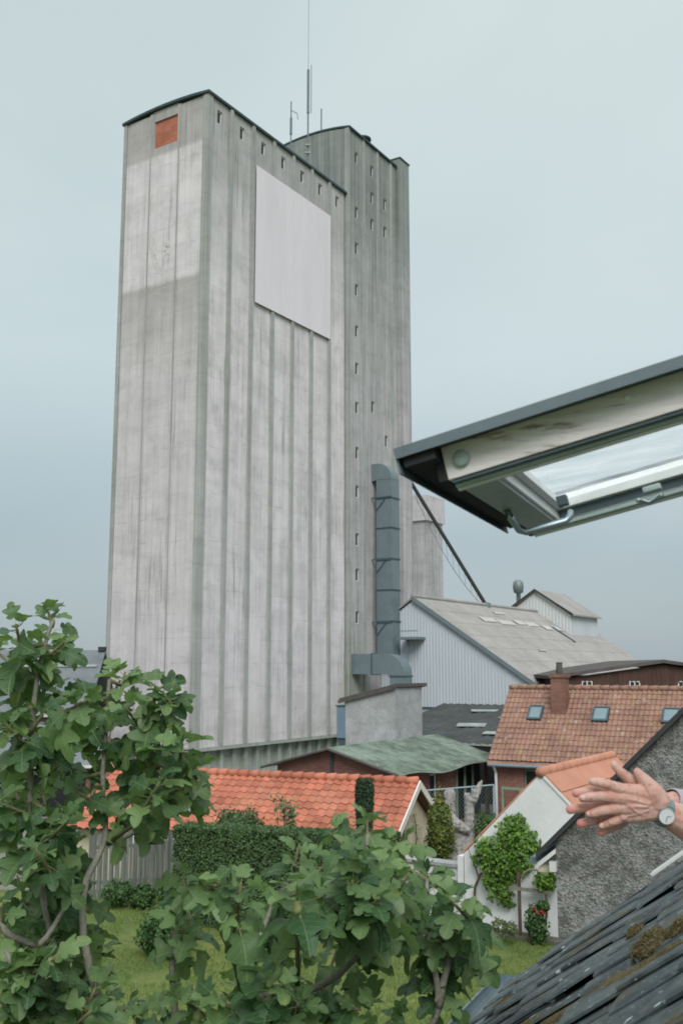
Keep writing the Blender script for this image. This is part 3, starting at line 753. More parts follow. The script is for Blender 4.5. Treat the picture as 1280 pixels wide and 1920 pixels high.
# ------------------------------------------------------------------ old brick house with weathered tiles
e_az = 118
hx, hn = azv(e_az), azv(e_az + 90)                # along the ridge, towards us
r0 = Vector((7.486, 45, 0)); RZ, EZb, run = 5.56, 2.62, 3.15
bh = thing('brick_tile_house', 'long red brick house with weathered orange tile roof, roof windows and chimney', 'house', r0)
def hp(x, y, z): return r0 + hx * x + hn * y + Z * z
HL = 17.5
hs = [(1.2, 2.45, 1.35, 2.35), (6.2, 7.4, 1.3, 2.3), (10.5, 11.7, 1.3, 2.3)]
MB().wall(hp(.25, run - .35, 0), hx, HL - .5, 0, 2.75, hn, .15, hs).build('wall', M['brick'], bh)
MB().prism([hp(.25, -run + .35, 0), hp(.25, run - .37, 0), hp(.25, run - .37, 2.75), hp(.25, 0, RZ - .2), hp(.25, -run + .35, 2.75)], hx * .3).build('gable_wall', M['brick'], bh)
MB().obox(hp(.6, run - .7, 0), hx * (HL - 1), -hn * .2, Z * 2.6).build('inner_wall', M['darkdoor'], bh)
for h in hs: window(bh, hp(.25, run - .35, 0), hx, hn, *h, .12, pane='glassdark', frame='greendoor', bar=.07, mull=False)
dz = (RZ - EZb) / run; sl_ = math.hypot(run, RZ - EZb); dn_ = (hn * run - Z * (RZ - EZb)).normalized(); nr_ = (hn * (RZ - EZb) + Z * run).normalized()
MB().prism([hp(0, 0, RZ - .06), hp(0, run, EZb - .06), hp(0, run, EZb - .16), hp(0, 0, RZ - .2), hp(0, -run, EZb - .16), hp(0, -run, EZb - .06)], hx * HL).build('roof_deck', M['orange_old'], bh)
# pantiles: too small to pick apart, still real relief
def pantile_field(m, o, ax_, dn, nr, L, S, w, ex, seg=5, amp=.028, lift=.03, skip=()):
    nc, nrw = int(L / w), int(S / ex); pr = []
    for i in range(seg + 1):
        t = i / seg; pr.append((t, amp * math.sin(2 * math.pi * t) * (1.0 if t < .5 else .55)))
    for r in range(nrw):
        for c in range(nc):
            j = random.uniform(-.006, .006); jt = random.uniform(-.012, .012)
            if any(a < (c + .5) * w < b and d0 < (r + .5) * ex < d1 for a, b, d0, d1 in skip): continue
            for (ta, ha), (tb, hb) in zip(pr[:-1], pr[1:]):
                A0 = o + ax_ * (c + ta) * w; B0 = o + ax_ * (c + tb) * w
                m.quad(A0 + dn * (r * ex - .03) + nr * (ha + j), A0 + dn * ((r + 1) * ex + jt) + nr * (ha + lift + j), B0 + dn * ((r + 1) * ex + jt) + nr * (hb + lift + j), B0 + dn * (r * ex - .03) + nr * (hb + j))
                m.quad(A0 + dn * ((r + 1) * ex + jt) + nr * (ha + lift + j), A0 + dn * ((r + 1) * ex + jt) + nr * (ha - .005), B0 + dn * ((r + 1) * ex + jt) + nr * (hb - .005), B0 + dn * ((r + 1) * ex + jt) + nr * (hb + lift + j))
rw = [(1.2, 1.8, 1.15, 1.95), (3.95, 4.6, 1.15, 1.95), (6.75, 7.4, 1.15, 1.95)]
m = MB(); pantile_field(m, hp(0, 0, RZ), hx, dn_, nr_, HL, sl_, .20, .30, skip=rw)
o = m.build('roof_tiles', M['orange_old'], bh); o['kind'] = 'stuff'
for i in range(44):
    MB().tube([hp(i * .4, 0, RZ + .03), hp(i * .4 + .41, 0, RZ + .055)], [.11, .125], 8).build('ridge_tile', M['orange_old'], bh, True)
for a, b, d0, d1 in rw:
    o = hp(a, 0, RZ) + dn_ * d0
    w = MB().obox(o + nr_ * .05, hx * (b - a), dn_ * (d1 - d0), nr_ * .05).build('roof_window', M['glass'], bh)
    f = MB(); 
    f.obox(o, hx * .06, dn_ * (d1 - d0), nr_ * .14); f.obox(o + hx * (b - a - .06), hx * .06, dn_ * (d1 - d0), nr_ * .14)
    f.obox(o + hx * .06, hx * (b - a - .12), dn_ * .06, nr_ * .14); f.obox(o + hx * .06 + dn_ * (d1 - d0 - .1), hx * (b - a - .12), dn_ * .1, nr_ * .13)
    f.build('frame', M['ductband'], w)
c = hp(2.2, .55, 0)
ch = MB().obox(c + Z * 4.2, hx * .62, hn * .6, Z * 1.85).build('chimney', M['brick'], bh)
MB().obox(c + Z * 6.05 - hx * .06 - hn * .06, hx * .74, hn * .72, Z * .14).build('chimney_cap', M['brick'], ch)
MB().lathe(c + hx * .31 + hn * .3 + Z * 6.18, [(.16, 0), (.13, .45), (.16, .5)], 10).build('chimney_pot', M['felt'], ch)
MB().tube([hp(.1, run + .06, EZb - .12), hp(HL, run + .06, EZb - .12)], .07, 8).build('gutter', M['zinc'], bh)
MB().tube([hp(.3, run + .05, EZb - .15), hp(.3, run - .2, EZb - .45), hp(.3, run - .22, .1)], .06, 8).build('downpipe', M['pipewhite'], bh)
MB().lathe(hp(4.6, run - .1, 2.4), [(0, 0), (.09, .05), (.1, .12), (0, .2)], 10).build('wall_lamp', M['pipewhite'], bh, True)
g = hp(.9, run + .8, 0); gt = thing('yard_gate', 'green framed gate panel with red boards beside the white downpipe', 'gate', g)
for x in (0, .75, 1.5): MB().obox(g + hx * x, hx * .09, hn * .09, Z * 1.75).build('post', M['greendoor'], gt)
for z in (.1, .85, 1.66): MB().obox(g + Z * z + hx * .09 + hn * .01, hx * 1.41, hn * .07, Z * .09).build('rail', M['greendoor'], gt)
for x in (.12, .87): 
    for z in (.2, .96): MB().obox(g + hx * x + Z * z + hn * .03, hx * .6, hn * .03, Z * .62).build('board', M['brickred'], gt)

# ------------------------------------------------------------------ green roofed brick shed
ge = onz(738, 1448, 2.6); gb = Vector((ge.x, ge.y, 0))
grs = thing('green_roof_shed', 'low brick shed with wavy mossy green roof below the silo', 'shed', gb)
def gp(u, v, z): return gb + U * u + V * v + Z * z
gv, gaz, gez, gl = 2.9, 3.36, 2.6, 9.2
MB().prism([gp(.25, -2 * gv + .25, 0), gp(.25, -.25, 0), gp(.25, -.25, gez), gp(.25, -gv, gaz - .1), gp(.25, -2 * gv + .25, gez)], U * .22).build('gable_wall', M['brickred'], grs)
MB().obox(gp(.2, -gv - .07, 0), V * .14, U * .05, Z * (gaz - .12)).build('post', M['beam'], grs)
MB().obox(gp(.2, -2 * gv + .3, 2.2), V * (2 * gv - .6), U * .04, Z * .1).build('beam', M['brickred'], grs)
hs = [(1.1, 1.7, 1.2, 2.1), (2.9, 3.5, 1.2, 2.2), (5.2, 8.4, .1, 2.3)]
MB().wall(gp(.47, -.25, 0), U, gl - .6, 0, 2.42, V, .12, hs).build('wall', M['brickred'], grs)
for h in hs[:2]: window(grs, gp(.47, -.25, 0), U, V, *h, .1, bar=.05)
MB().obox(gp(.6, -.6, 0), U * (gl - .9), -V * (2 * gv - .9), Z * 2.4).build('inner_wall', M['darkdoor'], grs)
for k_ in range(3): MB().obox(gp(5.9 + k_ * .8, -.36, .1), U * .12, V * .06, Z * 2.2).build('post', M['greendoor'], grs)
def sag(u, t): return -.13 * math.sin(math.pi * min(max(u / gl, 0), 1)) * t + .07 * math.sin(u * 1.3) * t
def roofsheet(side, u0, u1, t0, t1, lift):
    m = MB(); n, k_ = 6, 3
    P = lambda u, t: gp(u, -gv + side * (gv + .25) * t, gaz - (gaz - gez + .07) * t + sag(u, t) + lift)
    for i in range(n):
        for j in range(k_):
            ua, ub = u0 + (u1 - u0) * i / n, u0 + (u1 - u0) * (i + 1) / n; ta, tb = t0 + (t1 - t0) * j / k_, t0 + (t1 - t0) * (j + 1) / k_
            q = (P(ua, ta), P(ub, ta), P(ub, tb), P(ua, tb)); q = q[::-1] if side > 0 else q
            m.quad(*q); m.quad(*[x - Z * .06 for x in q[::-1]])
            if i == 0: m.quad(P(ua, ta), P(ua, tb), P(ua, tb) - Z * .06, P(ua, ta) - Z * .06)
            if j == k_ - 1: m.quad(P(ua, tb), P(ub, tb), P(ub, tb) - Z * .06, P(ua, tb) - Z * .06)
    return m.build('roof_sheet', M['greenroof'], grs, True)
for r in range(3):
    for c in range(8):
        a = -.1 + c * (gl + .1) / 8
        roofsheet(1, a, a + (gl + .1) / 8 - .015, r / 3, (r + 1.04) / 3, .03 - r * .008 + random.uniform(0, .012))
roofsheet(-1, -.1, gl, 0, 1, .0)
MB().tube([gp(-.12, -gv - gv - .3, gez - .12), gp(-.12, -gv, gaz - .03), gp(-.12, .25, gez - .1)], .06, 6).build('verge_edge', M['felt'], grs)
MB().tube([gp(u, .27, gez - .1 + sag(u, 1)) for u in np.linspace(-.1, gl, 14).tolist()], .035, 6).build('eave_strip', M['junk'], grs)

# ------------------------------------------------------------------ rendered lean-to shed in front of the ducts
K = Vector((2.483, 47, 0))
rs = thing('rendered_shed', 'pale rendered block shed with a dark sloping felt roof below the ducts', 'shed', K)
def kp(u, v, z): return K + U * u + V * v + Z * z
MB().prism([kp(0, 0, 0), kp(0, -2.72, 0), kp(0, -2.72, 4.9), kp(0, 0, 5.52)], U * 2.65).build('wall', M['render'], rs)
MB().prism([kp(-.12, .12, 5.56), kp(-.12, -3.0, 4.84), kp(-.12, -3.0, 5.0), kp(-.12, .12, 5.72)], U * 3.1).build('roof', M['felt'], rs)
MB().prism([kp(-.16, .16, 5.50), kp(-.16, -3.05, 4.76), kp(-.16, -3.05, 4.9), kp(-.16, .16, 5.64)], U * .035).build('fascia', M['felt'], rs)

# ------------------------------------------------------------------ low dark roofs between the sheds
L0 = at(800, 1368, 53); L0.z = 0
dr = thing('dark_lean_to', 'low dark corrugated lean-to roof strewn with scrap sheets behind the green roof', 'lean-to', L0)
def lp(u, v, z): return L0 + U * u + V * v + Z * z
P_ = lambda u, v: lp(u, v, 3.15 + .17 * u)
m = MB(); n = 60
for i in range(n):
    a, b = -2.5 + 8.5 * i / n, -2.5 + 8.5 * (i + 1) / n; ha, hb = .03 * math.cos(i * 1.9), .03 * math.cos((i + 1) * 1.9)
    m.quad(P_(-2, a) + Z * ha, P_(-2, b) + Z * hb, P_(7, b) + Z * hb, P_(7, a) + Z * ha)
m.build('roof_sheets', M['darkroof'], dr)
MB().obox(lp(-1.9, -2.5, 0), V * 8.4, U * .15, Z * 2.7).build('wall', M['darkdoor'], dr)
for u, v, a, b, r in ((1.0, 1.2, 1.5, .7, .3), (3.2, 2.6, 1.8, .6, -.2), (-.4, 3.3, 1.9, .5, .1), (4.6, .4, 1.6, .4, .5), (2.1, 4.2, 1.4, .8, -.4)):
    d1_ = (V * math.cos(r) + U * math.sin(r)); d2_ = (U * math.cos(r) - V * math.sin(r))
    MB().obox(P_(u, v) + Z * .09, d1_ * a, d2_ * b + Z * .17 * b, Z * .03).build('scrap_sheet', M['junk'], dr)

# ------------------------------------------------------------------ grey roofed buildings left of the silo
X1 = at(184, 1425, 45)
lo = thing('low_grey_shed', 'low grey roofed shed with pale gutter, left of the silo behind the fig tree', 'shed', (X1.x - 4, 45, 0))
MB().prism([(X1.x - 16, 44.7, 2.25), (X1.x, 44.7, 2.25), (X1.x, 48, 3.9), (X1.x - 16, 48, 3.9)], Z * -.12).build('roof', M['slate_grey'], lo)
MB().obox((X1.x - 16, 44.62, 2.12), (16, 0, 0), (0, .1, 0), (0, 0, .12)).build('gutter', M['pipewhite'], lo)
MB().obox((X1.x - 16, 46.4, 3.02), (15.9, 0, 0), (0, .1, .04), (0, 0, .16)).build('snow_rail', M['beam'], lo)
MB().obox((X1.x - 15.8, 45.2, 0), (15.6, 0, 0), (0, .2, 0), (0, 0, 2.2)).build('wall', M['darkdoor'], lo)
for x in (-.5, -3, -6, -9): MB().obox((X1.x + x, 45.0, 0), (.18, 0, 0), (0, .18, 0), (0, 0, 2.12)).build('post', M['brick'], lo)
X2 = at(187, 1250, 51)
hi = thing('grey_slate_house', 'grey slate roofed house with pinkish wall band, left of the silo', 'house', (X2.x - 4, 50, 0))
MB().obox((X2.x - 18, 49.4, 0), (17.8, 0, 0), (0, 5.6, 0), (0, 0, 4.3)).build('wall', M['pink'], hi)
MB().prism([(X2.x - 18, 49.0, 4.25), (X2.x - 18, 52.2, 7.35), (X2.x - 18, 55.4, 4.25), (X2.x - 18, 55.4, 4.1), (X2.x - 18, 52.2, 7.2), (X2.x - 18, 49.0, 4.1)], (18, 0, 0)).build('roof', M['slate_grey'], hi)
MB().obox((X2.x - 18, 51.25, 6.46), (17.8, 0, 0), (0, .1, .1), (0, -.03, .05)).build('roof_batten', M['junk'], hi)
MB().obox((X2.x - 18, 48.95, 4.1), (18, 0, 0), (0, .1, 0), (0, 0, .14)).build('gutter', M['pipewhite'], hi)
MB().obox((X2.x - .35, 52.0, 7.3), (.35, 0, 0), (0, .4, 0), (0, 0, .22)).build('ridge_end', M['beam'], hi)
# ------------------------------------------------------------------ orange tiled garage behind the hedge
OA, OB = Vector((-6.9, 30.4, 0)), Vector((2.03, 26.87, 0))
ox = (OB - OA).normalized(); on = Vector((ox.y, -ox.x, 0)); on = on if on.y < 0 else -on      # towards us
OL = (OB - OA).length; ORZ, OEZ, orun = 3.5, 2.28, 2.15
og = thing('orange_tile_garage', 'low cream garage with bright orange tile roof behind the hedge', 'garage', OA)
def op(x, y, z): return OA + ox * x + on * y + Z * z
odn = (on * orun - Z * (ORZ - OEZ)).normalized(); onr = (on * (ORZ - OEZ) + Z * orun).normalized(); osl = math.hypot(orun, ORZ - OEZ)
MB().prism([op(0, 0, ORZ - .05), op(0, orun, OEZ - .05), op(0, orun, OEZ - .14), op(0, 0, ORZ - .16), op(0, -orun, OEZ - .14), op(0, -orun, OEZ - .05)], ox * (OL - .02)).build('roof_deck', M['brickred'], og)
MB().prism([op(.3, -orun + .3, 0), op(.3, orun - .3, 0), op(.3, orun - .3, OEZ - .02), op(.3, 0, ORZ - .2), op(.3, -orun + .3, OEZ - .02)], ox * (OL - .55)).build('wall', M['cream'], og)
TW, TE = .235, .268
def tile_mesh():
    m = MB(); seg = 6; pr = [(i / seg, .030 * math.sin(2 * math.pi * i / seg) * (1 if i / seg < .5 else .5)) for i in range(seg + 1)]
    P = lambda t, y, h: Vector((t * TW * 1.06, y, h))
    for (a, ha), (b, hb) in zip(pr[:-1], pr[1:]):
        m.quad(P(a, -.04, ha), P(a, TE, ha + .028), P(b, TE, hb + .028), P(b, -.04, hb))
        m.quad(P(a, TE, ha + .028), P(a, TE + .003, ha + .002), P(b, TE + .003, hb + .002), P(b, TE, hb + .028))
    o = m.build('tile_master', M['orange']); me = o.data; bpy.data.objects.remove(o); me.polygons.foreach_set('use_smooth', [True] * len(me.polygons)); return me
tme = tile_mesh()
R_o = rot3(ox, odn, onr)
ncol, nrow = int(OL / TW), int(osl / TE) + 1
cells = [(c, r) for c in range(ncol) for r in range(nrow)]
cells.sort(key=lambda q: -q[0])                   # the nearest (right hand) tiles are pieces of their own
far = MB()
skyl = (13.0, 15.6)                                # roof light column range
for i, (c, r) in enumerate(cells):
    if skyl[0] <= c <= skyl[1] and 5 <= r <= 6: continue
    j = random.uniform(-.004, .006); o_ = op(c * TW + (OL - ncol * TW), 0, ORZ) + odn * (r * TE + random.uniform(-.006, .006)) + onr * j
    rr = R_o @ Matrix.Rotation(random.uniform(-.012, .012), 3, 'Z')
    if i < 300: inst('roof_tile', tme, og, o_, rr)
    else:
        b_ = len(far.v)
        for v in tme.vertices: far.v.append(o_ + rr @ v.co)
        for p in tme.polygons: far.f.append(tuple(b_ + k for k in p.vertices)); far.m.append(0)
o = far.build('roof_tiles', M['orange'], og, True); o['kind'] = 'stuff'
for i in range(int(OL / .33)):
    MB().tube([op(i * .33, 0, ORZ + .02), op(i * .33 + .345, 0, ORZ + .045)], [.10, .115], 8).build('ridge_tile', M['orange'], og, True)
for sgn in (1, -1):                               # white barge boards at the right gable
    a, b = op(OL + .01, 0, ORZ + .05), op(OL + .01, sgn * (orun + .05), OEZ - .0)
    MB().prism([a, b, b - Z * .2, a - Z * .2], ox * .04).build('barge_board', M['whitewood'], og)
c0 = op(OL - ncol * TW + 13 * TW, 0, ORZ) + odn * 5 * TE
w = MB().obox(c0 + onr * .05 + ox * .02, ox * (TW * 3 - .04), odn * (TE * 2 - .05), onr * .04).build('roof_window', M['glass'], og)
MB().obox(c0 + onr * .02, ox * (TW * 3), odn * .09, onr * .12).build('frame', M['ductband'], w)
MB().tube([op(0, orun + .05, OEZ - .1), op(OL, orun + .05, OEZ - .1)], .06, 8).build('gutter', M['ductband'], og)
window(og, op(OL - .25, orun - .3, 0), -on, ox, .5, 1.0, 1.0, 1.7, -.002, bar=.05)

# ------------------------------------------------------------------ white gabled outbuilding and garden wall
WB = Vector((4.096, 22.361, 0))
wo_ = thing('white_outbuilding', 'small white limewashed outbuilding with steep gable and salmon roof', 'outbuilding', WB)
def wp(u, v, z): return WB + U * u + V * v + Z * z
va, vl, vr, za, ze = .27, -1.60, 2.14, 4.21, 2.36
MB().prism([wp(0, vl, 0), wp(0, vr, 0), wp(0, vr, ze - .02), wp(0, va, za), wp(0, vl, ze)], U * 5.0).build('wall', M['white'], wo_)
ud = azv(32.5)
for s_, ve in ((1, vr + .15), (-1, vl - .02)):
    run_ = abs(ve - va); d_ = (V * s_ * run_ - Z * run_ * .985).normalized(); nn = (V * s_ + Z * 1.0).normalized()
    S_ = run_ * 1.404; nrw = 5 if s_ > 0 else 1
    for r in range(nrw):
        a = wp(.0 if s_ > 0 else .12, va, za + .02) + d_ * (r * S_ / nrw) + nn * (.0)
        m = MB().obox(a + nn * .005, U * 5.0, d_ * (S_ / nrw + .03) + nn * .025, nn * .035)
        m.build('roof_course', M['orange_plain'], wo_)
for i in range(12):
    MB().tube([wp(-.04 + i * .42, va, za + .025), wp(-.04 + i * .42 + .405, va, za + .025), wp(-.04 + i * .42 + .418, va, za + .025)], [.115, .115, .110], 12).build('ridge_tile', M['orange_plain'], wo_, True)
MB().prism([wp(-.03, va, za + .03), wp(-.03, vr + .1, ze + .02), wp(-.03, vr + .1, ze - .05), wp(-.03, va, za - .04)], U * .029).build('verge_mortar', M['white'], wo_)
gw = thing('white_garden_wall', 'white limewashed garden wall with grey capping beside the outbuilding', 'wall', wp(0, -4, 0))
MB().obox(wp(.12, vl - .02, .3), -V * 3.1, U * .3, Z * 1.72).build('wall', M['white'], gw)
MB().obox(wp(.07, vl - .02, 2.02), -V * 3.15, U * .4, Z * .07).build('capping', M['render'], gw)
MB().obox(wp(-.02, vl - .16, .3), V * .14, U * .5, Z * 2.0).build('pier', M['white'], gw)
struct(MB().obox(wp(-.42, -3.6, .70), V * 7, U * .44, Z * .17).build('flower_bed', M['soil']))

# trellis arches and post on the white wall
tr = thing('wooden_trellis', 'thin wooden post and bar trellis with bent hoops on the white wall', 'trellis', wp(-.3, -.15, GZ))
MB().obox(wp(-.3, -.22, GZ), V * .06, U * .05, Z * 1.35).build('post', M['brownvine'], tr)
MB().obox(wp(-.31, -.42, GZ + .98), V * .95, U * .045, Z * .07).build('bar', M['bark'], tr)
for vc, rr in ((.18, .30), (.62, .30)):
    MB().tube([wp(-.33, vc + rr * math.cos(a), GZ + 1.16 + rr * math.sin(a)) for a in np.linspace(0, math.pi, 9).tolist()], .022, 6).build('hoop', M['bark'], tr)

# ------------------------------------------------------------------ leaf clouds
def leafmesh(name, C, N, size, mat, parent=None, asp=.55, org=None, jit=.5):
    C = np.asarray(C, float); n = len(C); N = np.asarray(N, float)
    N = N + rng.normal(0, jit, (n, 3)); N /= np.linalg.norm(N, axis=1)[:, None] + 1e-9
    D = rng.normal(0, 1, (n, 3)); D -= (D * N).sum(1)[:, None] * N; D /= np.linalg.norm(D, axis=1)[:, None] + 1e-9
    S = np.cross(N, D); s = size * rng.uniform(.6, 1.35, n)[:, None]
    cv = s * .18 * N
    Vv = np.stack([C - D * s * .5, C + S * s * asp * .5 - cv, C + D * s * .5 - cv * .6, C - S * s * asp * .5 - cv], 1)
    if org is None: org = ORG[parent.name] if parent else Vector((0, 0, 0))
    Vv = (Vv - np.array(org)).reshape(-1, 3)
    I = np.arange(n)[:, None] * 4
    Fc = np.concatenate([I + np.array([0, 1, 2]), I + np.array([0, 2, 3])], 1).reshape(-1, 3)
    me = bpy.data.meshes.new(name); me.vertices.add(len(Vv)); me.vertices.foreach_set('co', Vv.ravel())
    me.loops.add(len(Fc) * 3); me.loops.foreach_set('vertex_index', Fc.ravel().astype(np.int32))
    me.polygons.add(len(Fc)); me.polygons.foreach_set('loop_start', np.arange(0, len(Fc) * 3, 3, dtype=np.int32))
    me.update(calc_edges=True); me.materials.append(mat)
    o = bpy.data.objects.new(name, me); COL.objects.link(o)
    if parent: o.parent = parent
    else: o.location = org
    return o
def blob(c, r, n, shell=.55):
    d = rng.normal(0, 1, (n, 3)); d /= np.linalg.norm(d, axis=1)[:, None]
    k = (shell + (1 - shell) * rng.random(n) ** .6)[:, None]
    ph = rng.uniform(0, 6.28, 6); bump = 1 + .17 * np.sin(d[:, :1] * 6 + ph[0]) * np.cos(d[:, 2:] * 5 + ph[1]) + .12 * np.sin(d[:, 1:2] * 11 + ph[2]) * np.cos(d[:, 2:] * 9 + ph[3] + d[:, :1] * 5)
    bump = bump * np.where(rng.random((n, 1)) > .9, 1.16, 1.0)
    return np.array(c) + d * k * bump * np.array(r), d
def boxleaf(o, a, b, c, n):
    """points on the top, front (-b) and side faces of a clipped box"""
    o, a, b, c = map(np.array, (o, a, b, c)); A = [np.linalg.norm(np.cross(*p)) for p in ((a, b), (a, c), (b, c), (b, c))]
    A = np.array(A) / sum(A); P, Nn = [], []
    un = lambda v: v / np.linalg.norm(v)
    for w, f in zip(A, range(4)):
        k = int(n * w); s, t = rng.random((2, k, 1)); dep = rng.random((k, 1)) ** 2 * .1
        if f == 0: p = o + c + a * s + b * t - un(c) * dep; nn = un(c)
        if f == 1: p = o + a * s + c * t + un(b) * dep; nn = -un(b)
        if f == 2: p = o + b * s + c * t + un(a) * dep; nn = -un(a)
        if f == 3: p = o + a + b * s + c * t - un(a) * dep; nn = un(a)
        wob = .05 * np.sin(p[:, :1] * 2.1) * np.cos(p[:, 2:] * 2.7)
        P.append(p + nn * wob); Nn.append(np.repeat(nn[None], k, 0))
    return np.concatenate(P), np.concatenate(Nn)
# clipped hedge
h0_ = at(322, 1600, 23.4); h1_ = at(735, 1600, 21.9); hd = Vector((h1_.x - h0_.x, h1_.y - h0_.y, 0)); hn_ = Vector((-hd.y, hd.x, 0)).normalized()
hb = Vector((h0_.x, h0_.y, GZ)); htop = 2.12
hg = thing('clipped_hedge', 'long dark green clipped hedge with flat top beside the board fence', 'hedge', hb)
P, Nn = boxleaf(hb, hd, hn_ * .8, Z * htop, 36000)
leafmesh('foliage', P, Nn, .068, M['hedge'], hg, jit=.6)
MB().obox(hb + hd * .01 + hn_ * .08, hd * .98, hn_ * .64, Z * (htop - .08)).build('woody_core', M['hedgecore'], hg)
def bush(name, label, px, py_top, py_bot, wpx, Y, n, size, mat, cat='shrub', shell=.5, squash=1.0, stem=True, zb=None, group=None):
    t, b = at(px, py_top, Y), at(px, py_bot, Y); zb = (GZ if Y < 27 else 0) if zb is None else zb
    hh_ = t.z - b.z; rx = wpx / 2 * Y / 1887; c = Vector((t.x, Y, (t.z + b.z) / 2))
    o = thing(name, label, cat, (t.x, Y, zb), group)
    P, Nn = blob(c, (rx, rx * squash, hh_ / 2), n, shell); leafmesh('foliage', P, Nn, size, M[mat], o)
    if stem: MB().tube([(t.x, Y, zb), (t.x + .05, Y, c.z), (t.x, Y, t.z - hh_ * .2)], [.06, .04, .015], 6).build('stem', M['brownvine'], o)
    return o, c
bush('round_bush', 'rounded dark clipped bush behind the hedge, under the garage roof light', 447, 1517, 1600, 92, 24.9, 5000, .08, 'hedge')
ct = at(683, 1459, 24.3); cc = thing('column_conifer', 'narrow dark green column conifer in front of the orange roof', 'conifer', (ct.x, 24.3, GZ))
a_ = rng.uniform(0, 6.283, 7000); z_ = rng.random(7000); rr_ = .235 * np.where(z_ > .96, rng.random(7000) ** .5, .82 + .2 * rng.random(7000)) * (.9 + .1 * np.sin(z_ * 9)) ; zz_ = GZ + .1 + (ct.z - GZ - .1) * z_
leafmesh('foliage', np.stack([ct.x + rr_ * np.cos(a_), 24.3 + rr_ * np.sin(a_), zz_], 1), np.stack([np.cos(a_), np.sin(a_), .4 + 0 * a_], 1), .07, M['conifer'], cc, .4)
MB().tube([(ct.x, 24.3, GZ), (ct.x, 24.3, ct.z - .1)], [.17, .19], 10).build('trunk', M['hedgecore'], cc)
def twigs(o, c, n, spread, h, r=.012, mat='brownvine'):
    for i in range(n):
        a = random.uniform(0, 6.28); d = Vector((math.cos(a) * spread, math.sin(a) * spread, h * random.uniform(.75, 1.0)))
        b0 = ORG[o.name]; MB().tube([b0, b0 + d * .5 + Vector((random.uniform(-.05, .05), 0, .05)), b0 + d], [r * 1.6, r, r * .4], 5).build('stem', M[mat], o)
def airy(label, px, Y, top, n, lsz, mat, w, zb=None, name='airy_shrub', cnt=240, ghost=None):
    t = at(px, top, Y); zb = (GZ if Y < 27 else 0) if zb is None else zb
    o = thing(name, label, 'shrub', (t.x, Y, zb)); P, Nn = [], []
    for i in range(n):
        a = random.uniform(0, 6.28); R_ = w * math.sqrt(random.random()); tip = Vector((t.x + math.cos(a) * R_, Y + math.sin(a) * R_ * .6, zb + (t.z - zb) * random.uniform(.78, 1)))
        b0 = Vector((t.x, Y, zb)); MB().tube([b0, b0.lerp(tip, .55) + Vector((0, 0, .1)), tip], [.02, .014, .006], 5).build('stem', M['brownvine'], o)
        for k in range(cnt // n):
            s = random.uniform(.35, 1.02); q = b0.lerp(tip, s); P.append((q.x + random.gauss(0, .07), q.y + random.gauss(0, .07), q.z + random.gauss(0, .06))); Nn.append((0, -.3, 1))
    leafmesh('foliage', P, Nn, lsz, M[mat], o); return o
airy('loose olive green shrub with upright stems above the hedge', 535, 24.6, 1488, 9, .13, 'airy', .55, cnt=520)
bush('gable_climber', 'tall yellow green bush against the garage gable, left of the carving', 824, 1490, 1625, 52, 26.4, 4200, .09, 'vinedark', 'bush')
bush('low_bush', 'small green bush behind the white wall, right of the carving', 912, 1522, 1610, 56, 29.5, 2200, .09, 'shrub', 'bush')
# bare vine on the cream gable
bv = thing('bare_wall_vine', 'thin brown vine climbing the cream garage gable', 'vine', op(OL + .05, .5, 0)); P, Nn = [], []
for k in range(6):
    y0 = random.uniform(-.3, 1.3); pts = [op(OL - .2, y0 + .16 * math.sin(i * 1.3 + k), .3 + i * .34) for i in range(8)]
    MB().tube(pts, [.03 - .003 * i for i in range(8)], 5).build('stem', M['brownvine'], bv)
    for q in pts:
        for _ in range(12): P.append(tuple(q + Vector((random.gauss(0, .1), random.gauss(0, .1), random.gauss(0, .12))))); Nn.append(tuple(ox))
leafmesh('foliage', P, Nn, .07, M['airy'], bv)
# lawn shrub and low plants
bush('lawn_shrub', 'rounded dark leafy shrub standing on the lawn before the fence', 312, 1690, 1800, 92, 20.9, 4200, .09, 'shrub')
for i, (px, py, w_, lab) in enumerate(((222, 1648, 60, 'low leafy plant at the fence foot, leftmost'), (268, 1655, 46, 'low leafy plant at the fence foot, in the middle'), (322, 1640, 58, 'taller leafy plant at the right end of the fence foot'))):
    bush('border_plant', lab, px, py, py + 52, w_, 25.0 - i * .1, 1100, .09, 'shrub', 'plant', stem=False, group='plants at the fence foot')
# vines on the white outbuilding
vn = thing('climbing_vine', 'big bright green vine climbing up the white gable', 'vine', wp(-.15, -.9, GZ)); P, Nn = [], []
for px, py, r in ((962, 1562, 34), (985, 1580, 30), (945, 1600, 38), (915, 1600, 30), (980, 1610, 32), (935, 1640, 34), (940, 1670, 26), (955, 1625, 34), (905, 1585, 16), (965, 1545, 22), (920, 1650, 18), (950, 1692, 14), (998, 1592, 18), (895, 1610, 12)):
    c = onp(px, py, wp(-.12, 0, 0), U); rr = r * c.y / 1887; p_, n_ = blob(c, (rr, rr * .55, rr), int(r * r * .42), .35); P.append(p_); Nn.append(n_ + np.array((0, -.5, .4)))
P = np.concatenate(P); Nn = np.concatenate(Nn); leafmesh('foliage', P, Nn, .082, M['vine'], vn, .7)
MB().tube([wp(-.12, -1.35, GZ), wp(-.1, -1.3, 1.7), wp(-.1, -1.0, 2.3), wp(-.1, -.4, 3.0)], [.035, .03, .025, .01], 6).build('stem', M['brownvine'], vn)
MB().tube([wp(-.1, -1.2, 1.9), wp(-.1, -1.45, 2.5)], [.02, .006], 6).build('stem', M['brownvine'], vn)
vs_ = thing('small_wall_tree', 'small round bright shrub on a thin stem beside the pebble dash wall', 'shrub', wp(-.25, .45, GZ))
